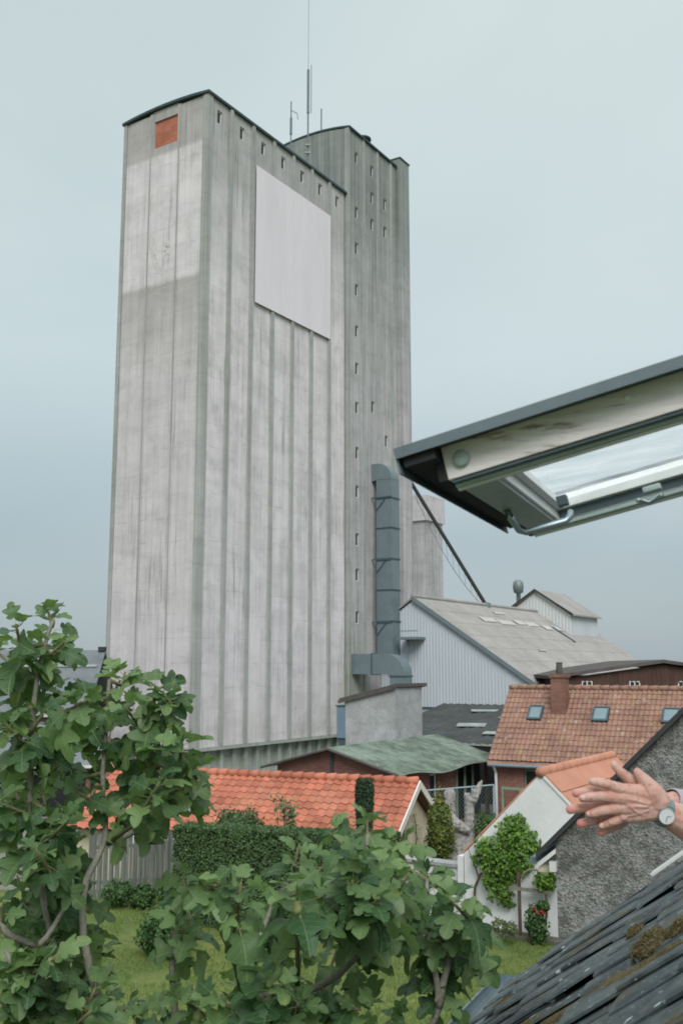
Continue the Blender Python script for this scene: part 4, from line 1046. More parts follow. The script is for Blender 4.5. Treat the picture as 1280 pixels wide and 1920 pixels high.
c = onp(1022, 1650, wp(-.25, 0, 0), U); p_, n_ = blob(c, (.26, .2, .25), 900, .3); leafmesh('foliage', p_, n_, .075, M['vine'], vs_, .7)
MB().tube([wp(-.25, .33, GZ), wp(-.25, .40, GZ + .6), c], [.03, .025, .012], 6).build('stem', M['brownvine'], vs_)
rb = thing('rose_bush', 'rose bush with small red flowers at the foot of the white wall', 'rose bush', wp(-.5, .1, GZ)); P, Nn = [], []
for px, py, r in ((1005, 1715, 22), (1012, 1745, 20), (1000, 1735, 18), (1008, 1765, 14), (1018, 1700, 12)):
    c = onp(px, py, wp(-.5, 0, 0), U); rr = r * c.y / 1887; p_, n_ = blob(c, (rr, rr, rr), 330, .25); P.append(p_); Nn.append(n_)
leafmesh('foliage', np.concatenate(P), np.concatenate(Nn), .075, M['shrub'], rb, .7)
for px, py in ((1002, 1706), (1008, 1712), (1014, 1709), (1019, 1712), (1001, 1703)):
    c = onp(px, py, wp(-.78, 0, 0), U); p_, n_ = blob(c, (.028, .028, .025), 20, .2); leafmesh('flower', p_, n_, .05, M['rose'], rb, .9)
MB().tube([wp(-.5, .1, GZ), wp(-.5, .12, GZ + .8)], [.03, .01], 5).build('stem', M['brownvine'], rb)
for k_, (px, py) in enumerate(((935, 1728), (955, 1735))):
    bush('wall_foot_weed', 'small grey green weed at the white wall foot, %s' % ('left one' if k_ == 0 else 'right one'), px, py - 8, py + 22, 30, 21.6, 260, .07, 'airy', 'plant', stem=False)

# board fence
fA, fB = onz(168, 1688, GZ), onz(356, 1676, GZ); fd = (fB - fA); fL = fd.length; fd.normalize(); fn = Vector((fd.y, -fd.x, 0))
fc = thing('board_fence', 'weathered grey upright board fence at the end of the lawn', 'fence', fA)
nb = 34; bwid = fL / nb
me_v = []
for k_ in range(4):
    m = MB(); w_, h_ = bwid * random.uniform(.82, .93), 1.62
    m.prism([(0, 0, 0), (w_, 0, 0), (w_, 0, h_ - random.uniform(0, .03)), (w_ * .5, 0, h_ + .02 * random.random()), (0, 0, h_ - random.uniform(0, .04))], (0, .022, 0))
    o = m.build('fb', M['fencewood']); me_v.append(o.data); bpy.data.objects.remove(o)
for i in range(nb):
    inst('fence_board', me_v[i % 4], fc, fA + fd * (i * bwid) + fn * random.uniform(0, .012) + Z * random.uniform(-.02, .03), rot3(fd, -fn, Z) @ Matrix.Rotation(random.uniform(-.012, .012), 3, 'Y'), (1, 1, random.uniform(.97, 1.03)))
for z in (.35, 1.2): MB().obox(fA + Z * z - fn * .03, fd * fL, -fn * .05, Z * .08).build('rail', M['fencewood'], fc)
for s_ in (0, .5, 1): MB().obox(fA + fd * (fL * s_ - .05) - fn * .09, fd * .1, -fn * .1, Z * 1.75).build('post', M['fencewood'], fc)
# white tarpaulin pavilion behind the fence
pv = at(300, 1552, 27.2); pb = Vector((pv.x, pv.y, GZ))
pav = thing('white_pavilion', 'white tarpaulin pavilion roof showing above the board fence', 'pavilion', pb)
zt_ = 2.35
MB().prism([pb + Vector((-.7, 0, zt_ - GZ - .28)), pb + Vector((1.35, -.3, zt_ - GZ - .05)), pb + Vector((1.2, .8, zt_ - GZ + .12)), pb + Vector((.05, .9, zt_ - GZ + .14))], Z * .05).build('canopy', M['awning'], pav)
MB().prism([pb + Vector((-.72, -.02, zt_ - GZ - .30)), pb + Vector((1.36, -.33, zt_ - GZ - .07)), pb + Vector((1.36, -.33, zt_ - GZ - .22)), pb + Vector((-.72, -.02, zt_ - GZ - .45))], Vector((0, .02, 0))).build('valance', M['awning'], pav)
for q in ((-.65, .02), (1.3, -.25), (1.15, .75)): MB().tube([pb + Vector((q[0], q[1], -GZ)), pb + Vector((q[0], q[1], zt_ - GZ - .25))], .03, 6).build('leg', M['mast'], pav)
# wire fence across the yard
wf0, wf1 = at(800, 1482, 33.0), at(925, 1487, 34.5)
wf = thing('wire_yard_fence', 'thin galvanised pipe and wire fence across the yard behind the carving', 'fence', (wf0.x, wf0.y, 0))
tz = wf0.z
for i in range(4):
    q = wf0.lerp(wf1, i / 3); MB().tube([(q.x, q.y, 0), (q.x, q.y, tz + .02)], .035, 6).build('post', M['mesh'], wf)
for z_ in (tz, tz - 1.3): MB().tube([(wf0.x, wf0.y, z_), (wf1.x, wf1.y, z_)], .028, 6).build('rail', M['mesh'], wf)
m = MB(); a_, b_ = Vector((wf0.x, wf0.y, .1)), Vector((wf1.x, wf1.y, .1)); hgt = tz - .15; Lw = (b_ - a_).length; dw = (b_ - a_).normalized()
for i in range(int(-hgt / .14), int(Lw / .14)):
    for sg in (1, -1):
        s0_ = i * .14 if sg > 0 else Lw - i * .14; t0, t1 = 0, hgt
        x0, x1 = s0_, s0_ + sg * hgt
        def clip(x, t): return x
        lo_, hi_ = 0, hgt
        if sg > 0: lo_ = max(0, -x0); hi_ = min(hgt, Lw - x0)
        else: lo_ = max(0, x0 - Lw); hi_ = min(hgt, x0)
        if hi_ > lo_: m.tube([a_ + dw * (x0 + sg * lo_) + Z * lo_, a_ + dw * (x0 + sg * hi_) + Z * hi_], .003, 3, cap=False)
o = m.build('wire_mesh', M['mesh'], wf)

# ------------------------------------------------------------------ carved wooden sculpture
def capsules(m, path, n=10, dens=.35):
    """overlapping balls along (point, radius) chain, for voxel remeshing"""
    for (a, ra), (b, rb_) in zip(path[:-1], path[1:]):
        a, b = Vector(a), Vector(b); L = (b - a).length; k = max(2, int(L / (min(ra, rb_) * dens)) + 1)
        for i in range(k + 1):
            t = i / k; c = a.lerp(b, t); r = ra + (rb_ - ra) * t; bs = len(m.v)
            for j in range(1, n // 2):
                th = math.pi * j / (n // 2)
                for q in range(n): ph = 2 * math.pi * q / n; m.v.append(c + Vector((math.sin(th) * math.cos(ph), math.sin(th) * math.sin(ph), math.cos(th))) * r)
            m.v += [c + Z * r, c - Z * r]; top, bot = len(m.v) - 2, len(m.v) - 1; R_ = n // 2 - 1
            for j in range(R_ - 1):
                for q in range(n): m.f.append((bs + j * n + q, bs + (j + 1) * n + q, bs + (j + 1) * n + (q + 1) % n, bs + j * n + (q + 1) % n))
            for q in range(n):
                m.f.append((bs + q, bs + (q + 1) % n, top)); m.f.append((bs + (R_ - 1) * n + (q + 1) % n, bs + (R_ - 1) * n + q, bot))
def remesh(o, vox, smooth=4, disp=None):
    r = o.modifiers.new('remesh', 'REMESH'); r.mode = 'VOXEL'; r.voxel_size = vox; r.use_smooth_shade = True
    s = o.modifiers.new('smooth', 'SMOOTH'); s.iterations = smooth; s.factor = .5
    if disp:
        t = bpy.data.textures.new('clouds', 'CLOUDS'); t.noise_scale = disp[0]; d = o.modifiers.new('displace', 'DISPLACE'); d.texture = t; d.strength = disp[1]; d.texture_coords = 'LOCAL'
YS = 29.6
def s_(px, py, dy=0, r=10): return (at(px, py, YS + dy), r * YS / 1887)
sb = Vector((at(868, 1600, YS).x, YS, 0))
scu = thing('carved_sculpture', 'pale grey carved driftwood sculpture with raised arms behind the white wall', 'sculpture', sb)
m = MB()
capsules(m, [s_(868, 1655, 0, 26), s_(868, 1610, 0, 25), s_(862, 1580, 0, 22), s_(860, 1562, 0, 19)])
capsules(m, [s_(880, 1610, 0, 18), s_(880, 1570, 0, 13), s_(880, 1550, 0, 10), s_(880, 1520, 0, 8), s_(879, 1500, 0, 7)])
capsules(m, [s_(850, 1560, 0, 14), s_(844, 1532, 0, 11), s_(842, 1510, 0, 11), s_(843, 1488, 0, 10.5)])
capsules(m, [s_(842, 1530, -.2, 8), s_(858, 1546, -.35, 9), s_(875, 1557, -.3, 7)])
capsules(m, [s_(879, 1503, 0, 7), s_(873, 1492, 0, 4.5), s_(872, 1487, 0, 2.5)]); capsules(m, [s_(876, 1498, 0, 4), s_(879, 1488, 0, 2.5)])
for dy in (-.1, 0, .1): capsules(m, [s_(882, 1510, 0, 5), s_(889, 1498, dy, 6), s_(893, 1484, dy, 7), s_(898, 1474, dy, 5), s_(902, 1466, dy, 2.5)])
m.m = [0] * len(m.f); o = m.build('carving', M['statue'], scu); remesh(o, .025, 1, (.09, .075))
MB().lathe(sb, [(.65, 0), (.62, .35), (.5, .42), (0, .42)], 14).build('base', M['render'], scu)

# ------------------------------------------------------------------ our slate roof with gutter
ev, dnh = azv(24), azv(-66)
RP = math.radians(37)
rn = (dnh * math.sin(RP) + Z * math.cos(RP)); rdn = (dnh * math.cos(RP) - Z * math.sin(RP))
ER = Vector((1.039, 6.324, 4.651))                # far end of the eave
def rp(s, up, h=0): return ER + ev * s - rdn * up + rn * h
sh = thing('slate_roof_house', 'near house slope of old dark slates with moss, lichen and a zinc gutter', 'house', (3.5, 3, 0))
MB().prism([rp(.0, -.02, -.05), rp(0, 4.6, -.05), rp(0, 4.6, -.17), rp(0, -.02, -.17)], -ev * 5.1).build('roof_deck', M['beam'], sh)
MB().prism([rp(-5.11, -.02, -.05), rp(-5.11, .62, -.05), rp(-5.11, .62, -.17), rp(-5.11, -.02, -.17)], -ev * 3.9).build('roof_deck', M['beam'], sh)      # below the roof window opening
q = rp(0, .35); MB().obox(Vector((q.x, q.y, 0)) - ev * .05, -ev * 8.9, -dnh * .3, Z * (q.z - .45)).build('wall', M['pebble'], sh)
q = rp(-.3, .45); MB().obox(Vector((q.x, q.y, 4.5)), -ev * 8.5, -dnh * 4.2, Z * .22).build('bounce_block_floor', M['beam'], sh)  # unseen attic floor, added to keep green lawn bounce off the sash
SW, SE = .30, .27
sm = []
for k_ in range(5):
    m = MB(); w_ = SW * random.uniform(.93, .97); L_ = .58; th = .010
    xs = [0, w_ * .3, w_ * .7, w_]; tail = [random.uniform(-.012, .012) for _ in xs]; bend = random.uniform(-.006, .01)
    top, bo = [], []
    for j in range(3):
        row = []
        for x, tl in zip(xs, tail):
            y = -L_ * (1 - j / 2) + (tl if j == 2 else 0); row.append((x, y, bend * math.sin(math.pi * x / w_) * (j / 2) + random.uniform(-.002, .003)))
        top.append(row)
    base_i = len(m.v)
    for row in top: m.v += [Vector(p) + Z * th for p in row]
    for row in top: m.v += [Vector(p) for p in row]
    I = lambda j, i, b: base_i + b * 12 + j * 4 + i
    for j in range(2):
        for i in range(3): m.f += [(I(j, i, 0), I(j, i + 1, 0), I(j + 1, i + 1, 0), I(j + 1, i, 0))[::-1]]
        m.f += [(I(j, 0, 0), I(j + 1, 0, 0), I(j + 1, 0, 1), I(j, 0, 1))[::-1], (I(j, 3, 0), I(j + 1, 3, 0), I(j + 1, 3, 1), I(j, 3, 1))]
    for i in range(3): m.f += [(I(2, i, 0), I(2, i + 1, 0), I(2, i + 1, 1), I(2, i, 1))[::-1]]
    m.m = [0] * len(m.f); o = m.build('sl', M['slate']); sm.append(o.data); bpy.data.objects.remove(o)
Rr = rot3(ev, rdn, rn)                             # slate x along the eave, y down the slope
if Rr.determinant() < 0: Rr = rot3(-ev, rdn, rn)
rowoff = [random.uniform(-.12, .02) for _ in range(10)]
for r in range(10):
    for c in range(20):
        s = -.0 - (c + 1) * SW + rowoff[r]
        roll = math.radians(random.gauss(2.2, 1.6))
        if s < -5.12 and r > 2: continue           # the open roof window
        o_ = rp(s, r * SE + random.uniform(-.015, .015), .012 + random.uniform(0, .006))
        xx = ev if rot3(ev, rdn, rn).determinant() > 0 else -ev
        if xx != ev: o_ = o_ + ev * SW
        tilt = math.radians(2.6 + random.gauss(0, .5))
        rr = Rr @ Matrix.Rotation(tilt, 3, 'X') @ Matrix.Rotation(-roll if xx != ev else roll, 3, 'Y') @ Matrix.Rotation(random.gauss(0, .012), 3, 'Z')
        inst('slate', random.choice(sm), sh, o_, rr)
MB().prism([rp(-.02, 2.72, .02), rp(-.02, 4.6, .02), rp(-.02, 4.6, -.03), rp(-.02, 2.72, -.03)], -ev * 5.05).build('upper_slates', M['slate'], sh)
# verge: cover strip and white flashing on the upper part
MB().prism([rp(.0, -.02, .004), rp(.0, 2.9, .004), rp(.0, 2.9, -.17), rp(.0, -.02, -.17)], ev * .02).build('verge_board', M['beam'], sh)
MB().obox(rp(-.07, 1.06, .03), ev * .09, -rdn * 2.0, rn * .02).build('verge_flashing', M['pipewhite'], sh, bevel=.004)
# gutter: open half round
def gutter(s0, s1, rad, c_h, c_up):
    m = MB(); n = 10; P = []
    for s in (s0, s1):
        row = []
        for i in range(n + 1):
            a = math.pi * i / n; cpos = rp(s, 0) + dnh * c_h + Z * c_up
            row.append(cpos + dnh * math.cos(a) * rad - Z * math.sin(a) * rad)
        P.append(row)
    for i in range(n):
        m.quad(P[0][i], P[0][i + 1], P[1][i + 1], P[1][i]); 
        m.quad(P[0][i] * 1.0 + (P[0][i] - (rp(s0, 0) + dnh * c_h + Z * c_up)) * .03, P[1][i] + (P[1][i] - (rp(s1, 0) + dnh * c_h + Z * c_up)) * .03, P[1][i + 1] + (P[1][i + 1] - (rp(s1, 0) + dnh * c_h + Z * c_up)) * .03, P[0][i + 1] + (P[0][i + 1] - (rp(s0, 0) + dnh * c_h + Z * c_up)) * .03)
    return m, P
m, P = gutter(-8.8, .16, .075, .075, -.03); gt_ = m.build('gutter', M['zinc'], sh, True)
MB().poly(P[1]).build('gutter_end', M['zinc'], gt_)
MB().tube([P[0][0], P[1][0]], .008, 6).build('gutter_bead', M['zinc'], gt_)
# moss cushions
M['mossfuzz'] = bushleaf('moss tips', lin(84, 76, 50), lin(124, 112, 76), .9, .1)
def moss(s, up, ls, lu, h, name='moss_cushion'):
    m = MB(); c = rp(s, up, .012); n, k_ = 22, 9; bs = 0
    for j in range(k_ + 1):
        th = (math.pi / 2) * j / k_
        for i in range(n):
            a = 2 * math.pi * i / n; d = Vector((math.cos(a) * math.sin(th), math.sin(a) * math.sin(th), math.cos(th)))
            nz_ = 1 + .25 * mnoise.noise(Vector((s * 9, up * 9, 0)) + d * 1.7) + .13 * mnoise.noise(d * 6 + Vector((s, up, 3))) + .06 * random.uniform(-1, 1)
            m.v.append(c + ev * (d.x * ls * nz_) - rdn * (d.y * lu * nz_) + rn * (d.z * h * nz_))
    for j in range(k_):
        for i in range(n): m.f.append((j * n + i, (j + 1) * n + i, (j + 1) * n + (i + 1) % n, j * n + (i + 1) % n)); m.m.append(0)
    o = m.build(name, M['moss'], sh, True)
    if ls > .05:
        idx = rng.integers(0, n * k_, 2600); C_ = np.array([m.v[i] for i in idx]) + rng.normal(0, .005, (2600, 3))
        leafmesh('moss_fuzz', C_, np.repeat(np.array(rn)[None], 2600, 0) * .3, .013, M['mossfuzz'], sh, .35, jit=1.0)
    return o
def roofpt(px, py):
    x = onp(px, py, rp(0, 0, .02), rn) - ER; return x.dot(ev), -x.dot(rdn)
for px, py, ls, lu, h in ((1218, 1776, .15, .07, .045), (1190, 1749, .09, .03, .022), (1277, 1738, .08, .06, .022)):
    s, u = roofpt(px, py); moss(s, u, ls, lu, h)
for k_ in range(15):                                # moss lines in the joints
    c = random.randint(2, 17); up = random.uniform(.1, 2.0); moss(-(c) * SW + random.uniform(-.01, .02), up, random.uniform(.012, .022), random.uniform(.08, .22), random.uniform(.01, .018))
for px, py in ((1120, 1855), (1170, 1830), (1220, 1800), (1080, 1885)):
    s, u = roofpt(px, py); moss(s, u, .03, .14, .018)

# ------------------------------------------------------------------ neighbour with pebble dash gable
NQ = ER + ev * 1.5; NQ.z = 0; nx_ = azv(114)
nbh = thing('pebble_dash_house', 'neighbour house with grey pebble dash gable wall and dark steep verge', 'house', NQ)
def np_(x, y, z): return NQ + nx_ * x + ev * y + Z * z
nz0 = 5.14
MB().prism([np_(-.06, 0, 0), np_(9, 0, 0), np_(9, 0, nz0 - .3), np_(4.4, 0, nz0 + 4.49), np_(-.06, 0, nz0 + .075)], ev * 6).build('gable_wall', M['pebble'], nbh)
for a, b, s_ in (((-.19, nz0 - .04), (4.4, nz0 + 4.51), 1), ((4.4, nz0 + 4.51), (9.2, nz0 - .32), -1)):
    p0, p1 = np_(a[0], -.07, a[1]), np_(b[0], -.07, b[1])
    MB().prism([p0, p1, p1 + Z * .03, p0 + Z * .03], ev * 6.2).build('roof', M['slate'], nbh)
    MB().prism([p0 - ev * .02 + Z * .033, p1 - ev * .02 + Z * .033, p1 - ev * .02 - Z * .014, p0 - ev * .02 - Z * .014], ev * .018).build('verge_board', M['beam'], nbh)
MB().obox(np_(-.2, .02, nz0 - .16), nx_ * .14, ev * 6, Z * .03).build('soffit', M['cream'], nbh)
MB().obox(np_(-.10, -.05, nz0 - .14), nx_ * .05, ev * .05, Z * .07).build('eave_bracket', M['pipewhite'], nbh)
MB().tube([np_(-.22, -.05, nz0 - .07), np_(-.22, 6, nz0 - .07)], .03, 8).build('gutter', M['zinc'], nbh)
# ------------------------------------------------------------------ open roof window sash
M['sashwood'] = None
def sashwood():
    k = NT('flaking white painted pine'); g = k.pos((1, 1, 1))
    # grain runs along the rail: stretch the noise along it
    ra = azv(112) ; ang = math.atan2(ra.y, ra.x)
    m1 = k.n('ShaderNodeMapping'); m1.inputs['Rotation'].default_value = (0, 0, -ang); k.l(k.n('ShaderNodeNewGeometry').outputs['Position'], m1.inputs[0])
    m2 = k.n('ShaderNodeMapping'); m2.inputs['Scale'].default_value = (5, 60, 60); m2.inputs['Rotation'].default_value = (0, math.radians(13), 0); k.l(m1.outputs[0], m2.inputs[0])
    gr = k.noise(m2.outputs[0], 1.0, 6, .65, .4)
    m3 = k.n('ShaderNodeMapping'); m3.inputs['Scale'].default_value = (4, 26, 26); m3.inputs['Rotation'].default_value = (0, math.radians(13), 0); k.l(m1.outputs[0], m3.inputs[0])
    peel = k.noise(m3.outputs[0], 1.1, 8, .7, .2)
    paint = k.mix(1, lin(232, 226, 224), k.ramp(gr, ((.3, .8), (.55, 1.05))), 'MULTIPLY')
    wood = k.mix(gr, lin(92, 76, 62), lin(150, 124, 104))
    col = k.mix(k.ramp(peel, ((.535, 0), (.6, .85))), paint, wood)
    col = k.mix(k.ramp(gr, ((.33, .7), (.37, 0))), col, lin(92, 92, 92))
    k.bump(gr, .6, .003); return k.out(col, .7)
M['sashwood'] = sashwood()
M['sashpaint'] = simple('white window paint', lin(236, 238, 236), .5, .08, 6, .1, .002)
M['sashgrey'] = simple('grey green seal profile', lin(170, 184, 182), .5, .12, 8, .1, .002)
M['gasket'] = simple('black rubber seal', lin(84, 98, 104), .6, .2, 8, .05, .002)
M['cover'] = simple('slate grey window cover', lin(104, 116, 122), .5, .12, 5, .08, .002, .2)
M['coverin'] = simple('black cover inside', lin(48, 50, 52), .8, .3, 9, .1, .002)
M['chrome'] = simple('brushed steel', lin(168, 182, 186), .32, .08, 8, .05, .001, .7)
def glassmat():
    k = NT('roof window glass'); t = k.n('ShaderNodeBsdfTransparent'); t.inputs[0].default_value = (.9, .95, .95, 1)
    g = k.n('ShaderNodeBsdfGlossy'); g.inputs['Roughness'].default_value = .03
    d = k.n('ShaderNodeBsdfTranslucent'); d.inputs[0].default_value = (.85, .84, .86, 1)
    fr = k.n('ShaderNodeLayerWeight'); fr.inputs[0].default_value = .12
    m0 = k.n('ShaderNodeMixShader'); dirt = k.ramp(k.noise(k.pos((2, 9, 9)), 1.5, 6, .7), ((.35, .12), (.7, .55))); k.l(dirt, m0.inputs[0])
    k.l(t.outputs[0], m0.inputs[1]); k.l(d.outputs[0], m0.inputs[2])
    m1 = k.n('ShaderNodeMixShader'); k.l(k.ramp(fr.outputs['Facing'], ((0, .04), (.6, .07), (1, .22))), m1.inputs[0]); k.l(m0.outputs[0], m1.inputs[1]); k.l(g.outputs[0], m1.inputs[2])
    k.l(m1.outputs[0], k.t.nodes['Material Output'].inputs[0]); return k.mat
M['paneglass'] = glassmat()
sa_ = azv(22); srd = (azv(112) * math.cos(math.radians(13)) + Z * math.sin(math.radians(13)))
snr = srd.cross(sa_); snr = snr if snr.z > 0 else -snr
SA = CAM + ray(758, 852) * 1.53; SWd, SL = .725, 1.32
def sq(a, l, h): return SA + sa_ * a + srd * l + snr * h
sash = thing('open_roof_window', 'open roof window sash with grey metal cover and flaking white wooden rail', 'roof window', sq(SWd / 2, SL, 0))
def sbox(name, a0, a1, l0, l1, h0, h1, mat, par=None, bevel=.0015):
    return MB().obox(sq(a0, l0, h0), sa_ * (a1 - a0), srd * (l1 - l0), snr * (h1 - h0)).build(name, M[mat], par or sash, bevel=bevel)
cov = sbox('cover', -.012, SWd + .012, -.012, SL, .002, .010, 'cover')
sbox('cover_flange', -.014, -.011, -.012, SL, -.007, .010, 'cover', cov, 0)
sbox('cover_flange', SWd + .011, SWd + .014, -.012, SL, -.013, .010, 'cover', cov, 0)
sbox('cover_flange', -.008, SWd + .008, -.013, -.010, -.03, .010, 'cover', cov, 0)
sbox('drip_liner', -.004, SWd + .004, -.004, .047, -.022, .001, 'coverin')
sbox('drip_liner', .03, SWd, .035, .049, -.052, -.021, 'coverin')
sbox('side_rail', .030, .088, .05, SL, -.052, .0015, 'sashwood')
sbox('side_rail', SWd - .088, SWd - .03, .05, SL, -.052, .0015, 'sashpaint')
sbox('bottom_rail', .089, SWd - .089, .052, .118, -.051, .001, 'sashpaint')
for a0, a1, h, mt in ((.034, .046, -.058, 'gasket'), (.0465, .056, -.063, 'sashgrey'), (.0565, .066, -.066, 'sashpaint'), (.0665, .087, -.061, 'sashgrey')):
    sbox('seal_strip', a0, a1, .055, SL, h, -.0525, mt)
    sbox('seal_strip', SWd - a1, SWd - a0, .055, SL, h, -.0525, mt)
sbox('seal_strip', .088, SWd - .088, .056, .112, -.058, -.0525, 'sashgrey')
sbox('bead', .089, .104, .119, SL, -.03, -.012, 'sashpaint'); sbox('bead', SWd - .104, SWd - .089, .119, SL, -.03, -.012, 'sashpaint')
sbox('bead', .105, SWd - .105, .119, .134, -.03, -.012, 'sashpaint')
sbox('inner_seal', SWd - .089, SWd - .0885, .119, SL, -.05, -.031, 'gasket', None, 0)
MB().quad(sq(.089, .119, -.011), sq(.089, SL, -.011), sq(SWd - .089, SL, -.011), sq(SWd - .089, .119, -.011)).build('pane', M['paneglass'], sash)
# the metal cover only rims the glass, so daylight falls through: cut it open
cov.data.clear_geometry()
m = MB()
for a0, a1, l0, l1 in ((-.012, .085, -.012, SL), (SWd - .085, SWd + .012, -.012, SL), (.0852, SWd - .0852, -.012, .115)):
    m.obox(sq(a0, l0, .002), sa_ * (a1 - a0), srd * (l1 - l0), snr * .008)
_o = m.build('tmp', M['cover'], sash); cov.data = _o.data; bpy.data.objects.remove(_o); cov.modifiers.clear()
MB().lathe(sq(.031, .078, -.026), [(.0135, 0), (.0135, .006), (.010, .009), (0, .0095)], 20, axis=-sa_).build('screw_cap', M['sashgrey'], sash, True)
MB().lathe(sq(.0305, .335, -.012), [(.004, 0), (.004, .002), (0, .0025)], 12, axis=-sa_).build('screw_cap', M['sashpaint'], sash, True)
# grip bar under the bottom rail, catch on the far rail
pp = lambda px, py, h: onp(px, py, sq(0, 0, h), snr)
hb_ = thing('window_grip', 'bent steel grip bar under the far corner of the open roof window', 'handle', pp(975, 990, -.08)); hb_.parent = None
bpy.data.objects.remove(hb_)
g_ = MB().tube([pp(948, 955, -.055), pp(955, 968, -.075), pp(972, 994, -.085), pp(985, 998, -.088), pp(1060, 976, -.088), pp(1068, 968, -.08), pp(1069, 960, -.07)], .0065, 10).build('grip_bar', M['chrome'], sash, True)
MB().obox(pp(946, 950, -.06), sa_ * .03, srd * .018, snr * .012).build('bracket', M['sashgrey'], g_, bevel=.002)
MB().obox(pp(1045, 950, -.06), sa_ * .02, srd * .02, snr * .02).build('bracket', M['gasket'], g_, bevel=.002)
MB().obox(pp(1205, 925, -.06), sa_ * .03, srd * .035, snr * .012).build('catch', M['sashgrey'], sash, bevel=.003)
MB().tube([pp(1195, 938, -.064), pp(1215, 942, -.068), pp(1240, 928, -.066)], .005, 8).build('catch', M['chrome'], sash, True)
# fixed frame of the window, out of the photo: cheeks down to the slates
for a in (.0, SWd - .05):
    t_ = sq(a, SL - .12, -.07); d_ = (rp(0, 0) - t_).dot(rn) / rn.z
    MB().prism([t_, sq(a, SL + .05, -.07), sq(a, SL + .05, -.07) + Z * (d_ - .1), t_ + Z * (d_ - .1)], sa_ * .05).build('window_frame', M['cover'], sash)

# ------------------------------------------------------------------ person: two hands and forearms reaching in from the right
TD = 1.95
def hpt(px, py, off=0): return CAM + ray(px, py) * (TD + off)
KP = TD / F
def skin():
    k = NT('sun tanned older skin'); g = k.pos()
    a = k.noise(g, 30, 6, .6); b = k.noise(g, 160, 4, .6)
    col = k.mix(k.ramp(a, ((.35, 0), (.65, 1))), lin(208, 154, 138), lin(226, 186, 172))
    tips = [(1062, 1517, .02), (1080, 1544, .02), (1119, 1562, .02), (1072, 1487, .022), (1124, 1549, -.004), (1097, 1526, -.004), (1084, 1497, -.004)]
    for i, (x, y, o) in enumerate(tips):
        c = k.n('ShaderNodeVectorMath', operation='DISTANCE'); k.l(g, c.inputs[0]); c.inputs[1].default_value = hpt(x, y, o)
        col = k.mix(k.ramp(c.outputs['Value'], ((.008, .75 if i < 3 else .35), (.022, 0))), col, lin(226, 138, 132))
    col = k.mix(k.ramp(k.noise(k.pos((1, 1, 1), loc=(2, 3, 4)), 90, 3), ((.56, 0), (.7, .55))), col, lin(158, 100, 84))
    # fine creases
    w = k.noise(k.pos((160, 160, 60)), 1.0, 5, .65, 1.2)
    k.bump(k.math('ADD', w, k.math('MULTIPLY', b, .5)), 0.6, .003)
    k.b.inputs['Subsurface Weight'].default_value = .12; k.b.inputs['Subsurface Radius'].default_value = (.01, .004, .002); k.b.inputs['Subsurface Scale'].default_value = .6
    return k.out(col, .5)
M['skin'] = skin()
per = thing('person', 'two clasped bare hands reaching in from the right, silver wristwatch on the left wrist', 'person', hpt(1420, 1600, .05))
m = MB()
def chain(*pts): capsules(m, [(hpt(x, y, o), r * KP) for x, y, o, r in pts], n=12, dens=.3)
# front (left) hand, back towards us: metacarpals, fingers, thumb
W_ = (1226, 1514)
for mx, my, r0, r1, o1 in ((1163, 1480, 15, 12, .0), (1157, 1496, 17, 12.5, -.004), (1157, 1515, 17, 12, -.003), (1165, 1533, 15, 10.5, .002)):
    chain((W_[0] + 8, W_[1] - 4 + (my - 1507) * .3, .006, 20), (1198, (my + 1507) / 2 + (my - 1507) * .22, .002, r0 + 2), (mx, my, o1, r1))
for a, b in (((1163, 1480), (1157, 1496)), ((1157, 1496), (1157, 1515)), ((1157, 1515), (1165, 1533))): chain((*a, .004, 10), (*b, .004, 10))
# knuckles, tendons and veins stand a little proud on the back of the hand
for kx, ky in ((1164, 1481), (1158, 1497), (1158, 1515), (1166, 1533)): chain((kx, ky, -.0075, 6.5), (kx + 3, ky, -.0075, 6))
for pts in (((1166, 1497, -.0125, 2.6), (1190, 1501, -.0165, 2.6), (1216, 1508, -.0165, 2.4)), ((1166, 1514, -.012, 2.6), (1190, 1512, -.017, 2.6), (1214, 1513, -.017, 2.2)), ((1170, 1505, -.0125, 2.2), (1182, 1513, -.0165, 2.4), (1194, 1524, -.016, 2.4), (1206, 1528, -.0145, 2)), ((1172, 1531, -.009, 2.4), (1192, 1527, -.015, 2.4), (1214, 1520, -.016, 2))): chain(*pts)
for kx, ky, r in ((1138, 1471, 7), (1126, 1493, 7), (1128, 1520, 6.8), (1146, 1542, 6)): chain((kx - 2, ky, -.011 if ky != 1542 else -.007, r), (kx + 2, ky, -.011 if ky != 1542 else -.007, r))
chain((1163, 1480, 0, 12), (1138, 1471, -.006, 9.8), (1122, 1467, .002, 9.0), (1110, 1466, .008, 7.5))
chain((1157, 1496, -.004, 12), (1126, 1493, -.012, 9.6), (1105, 1495, -.008, 9.0), (1091, 1497, -.002, 7.6))
chain((1157, 1515, -.003, 12), (1128, 1520, -.010, 9.4), (1112, 1525, -.006, 8.6), (1103, 1527, 0, 7.2))
chain((1165, 1533, .002, 10.5), (1146, 1542, -.004, 8.2), (1134, 1547, .002, 7.6), (1127, 1549, .006, 6.4))
chain((1232, 1502, .004, 24), (1222, 1486, .002, 21), (1214, 1473, .004, 16), (1206, 1462, .005, 12), (1198, 1452, .008, 9), (1194, 1447, .012, 7.5))
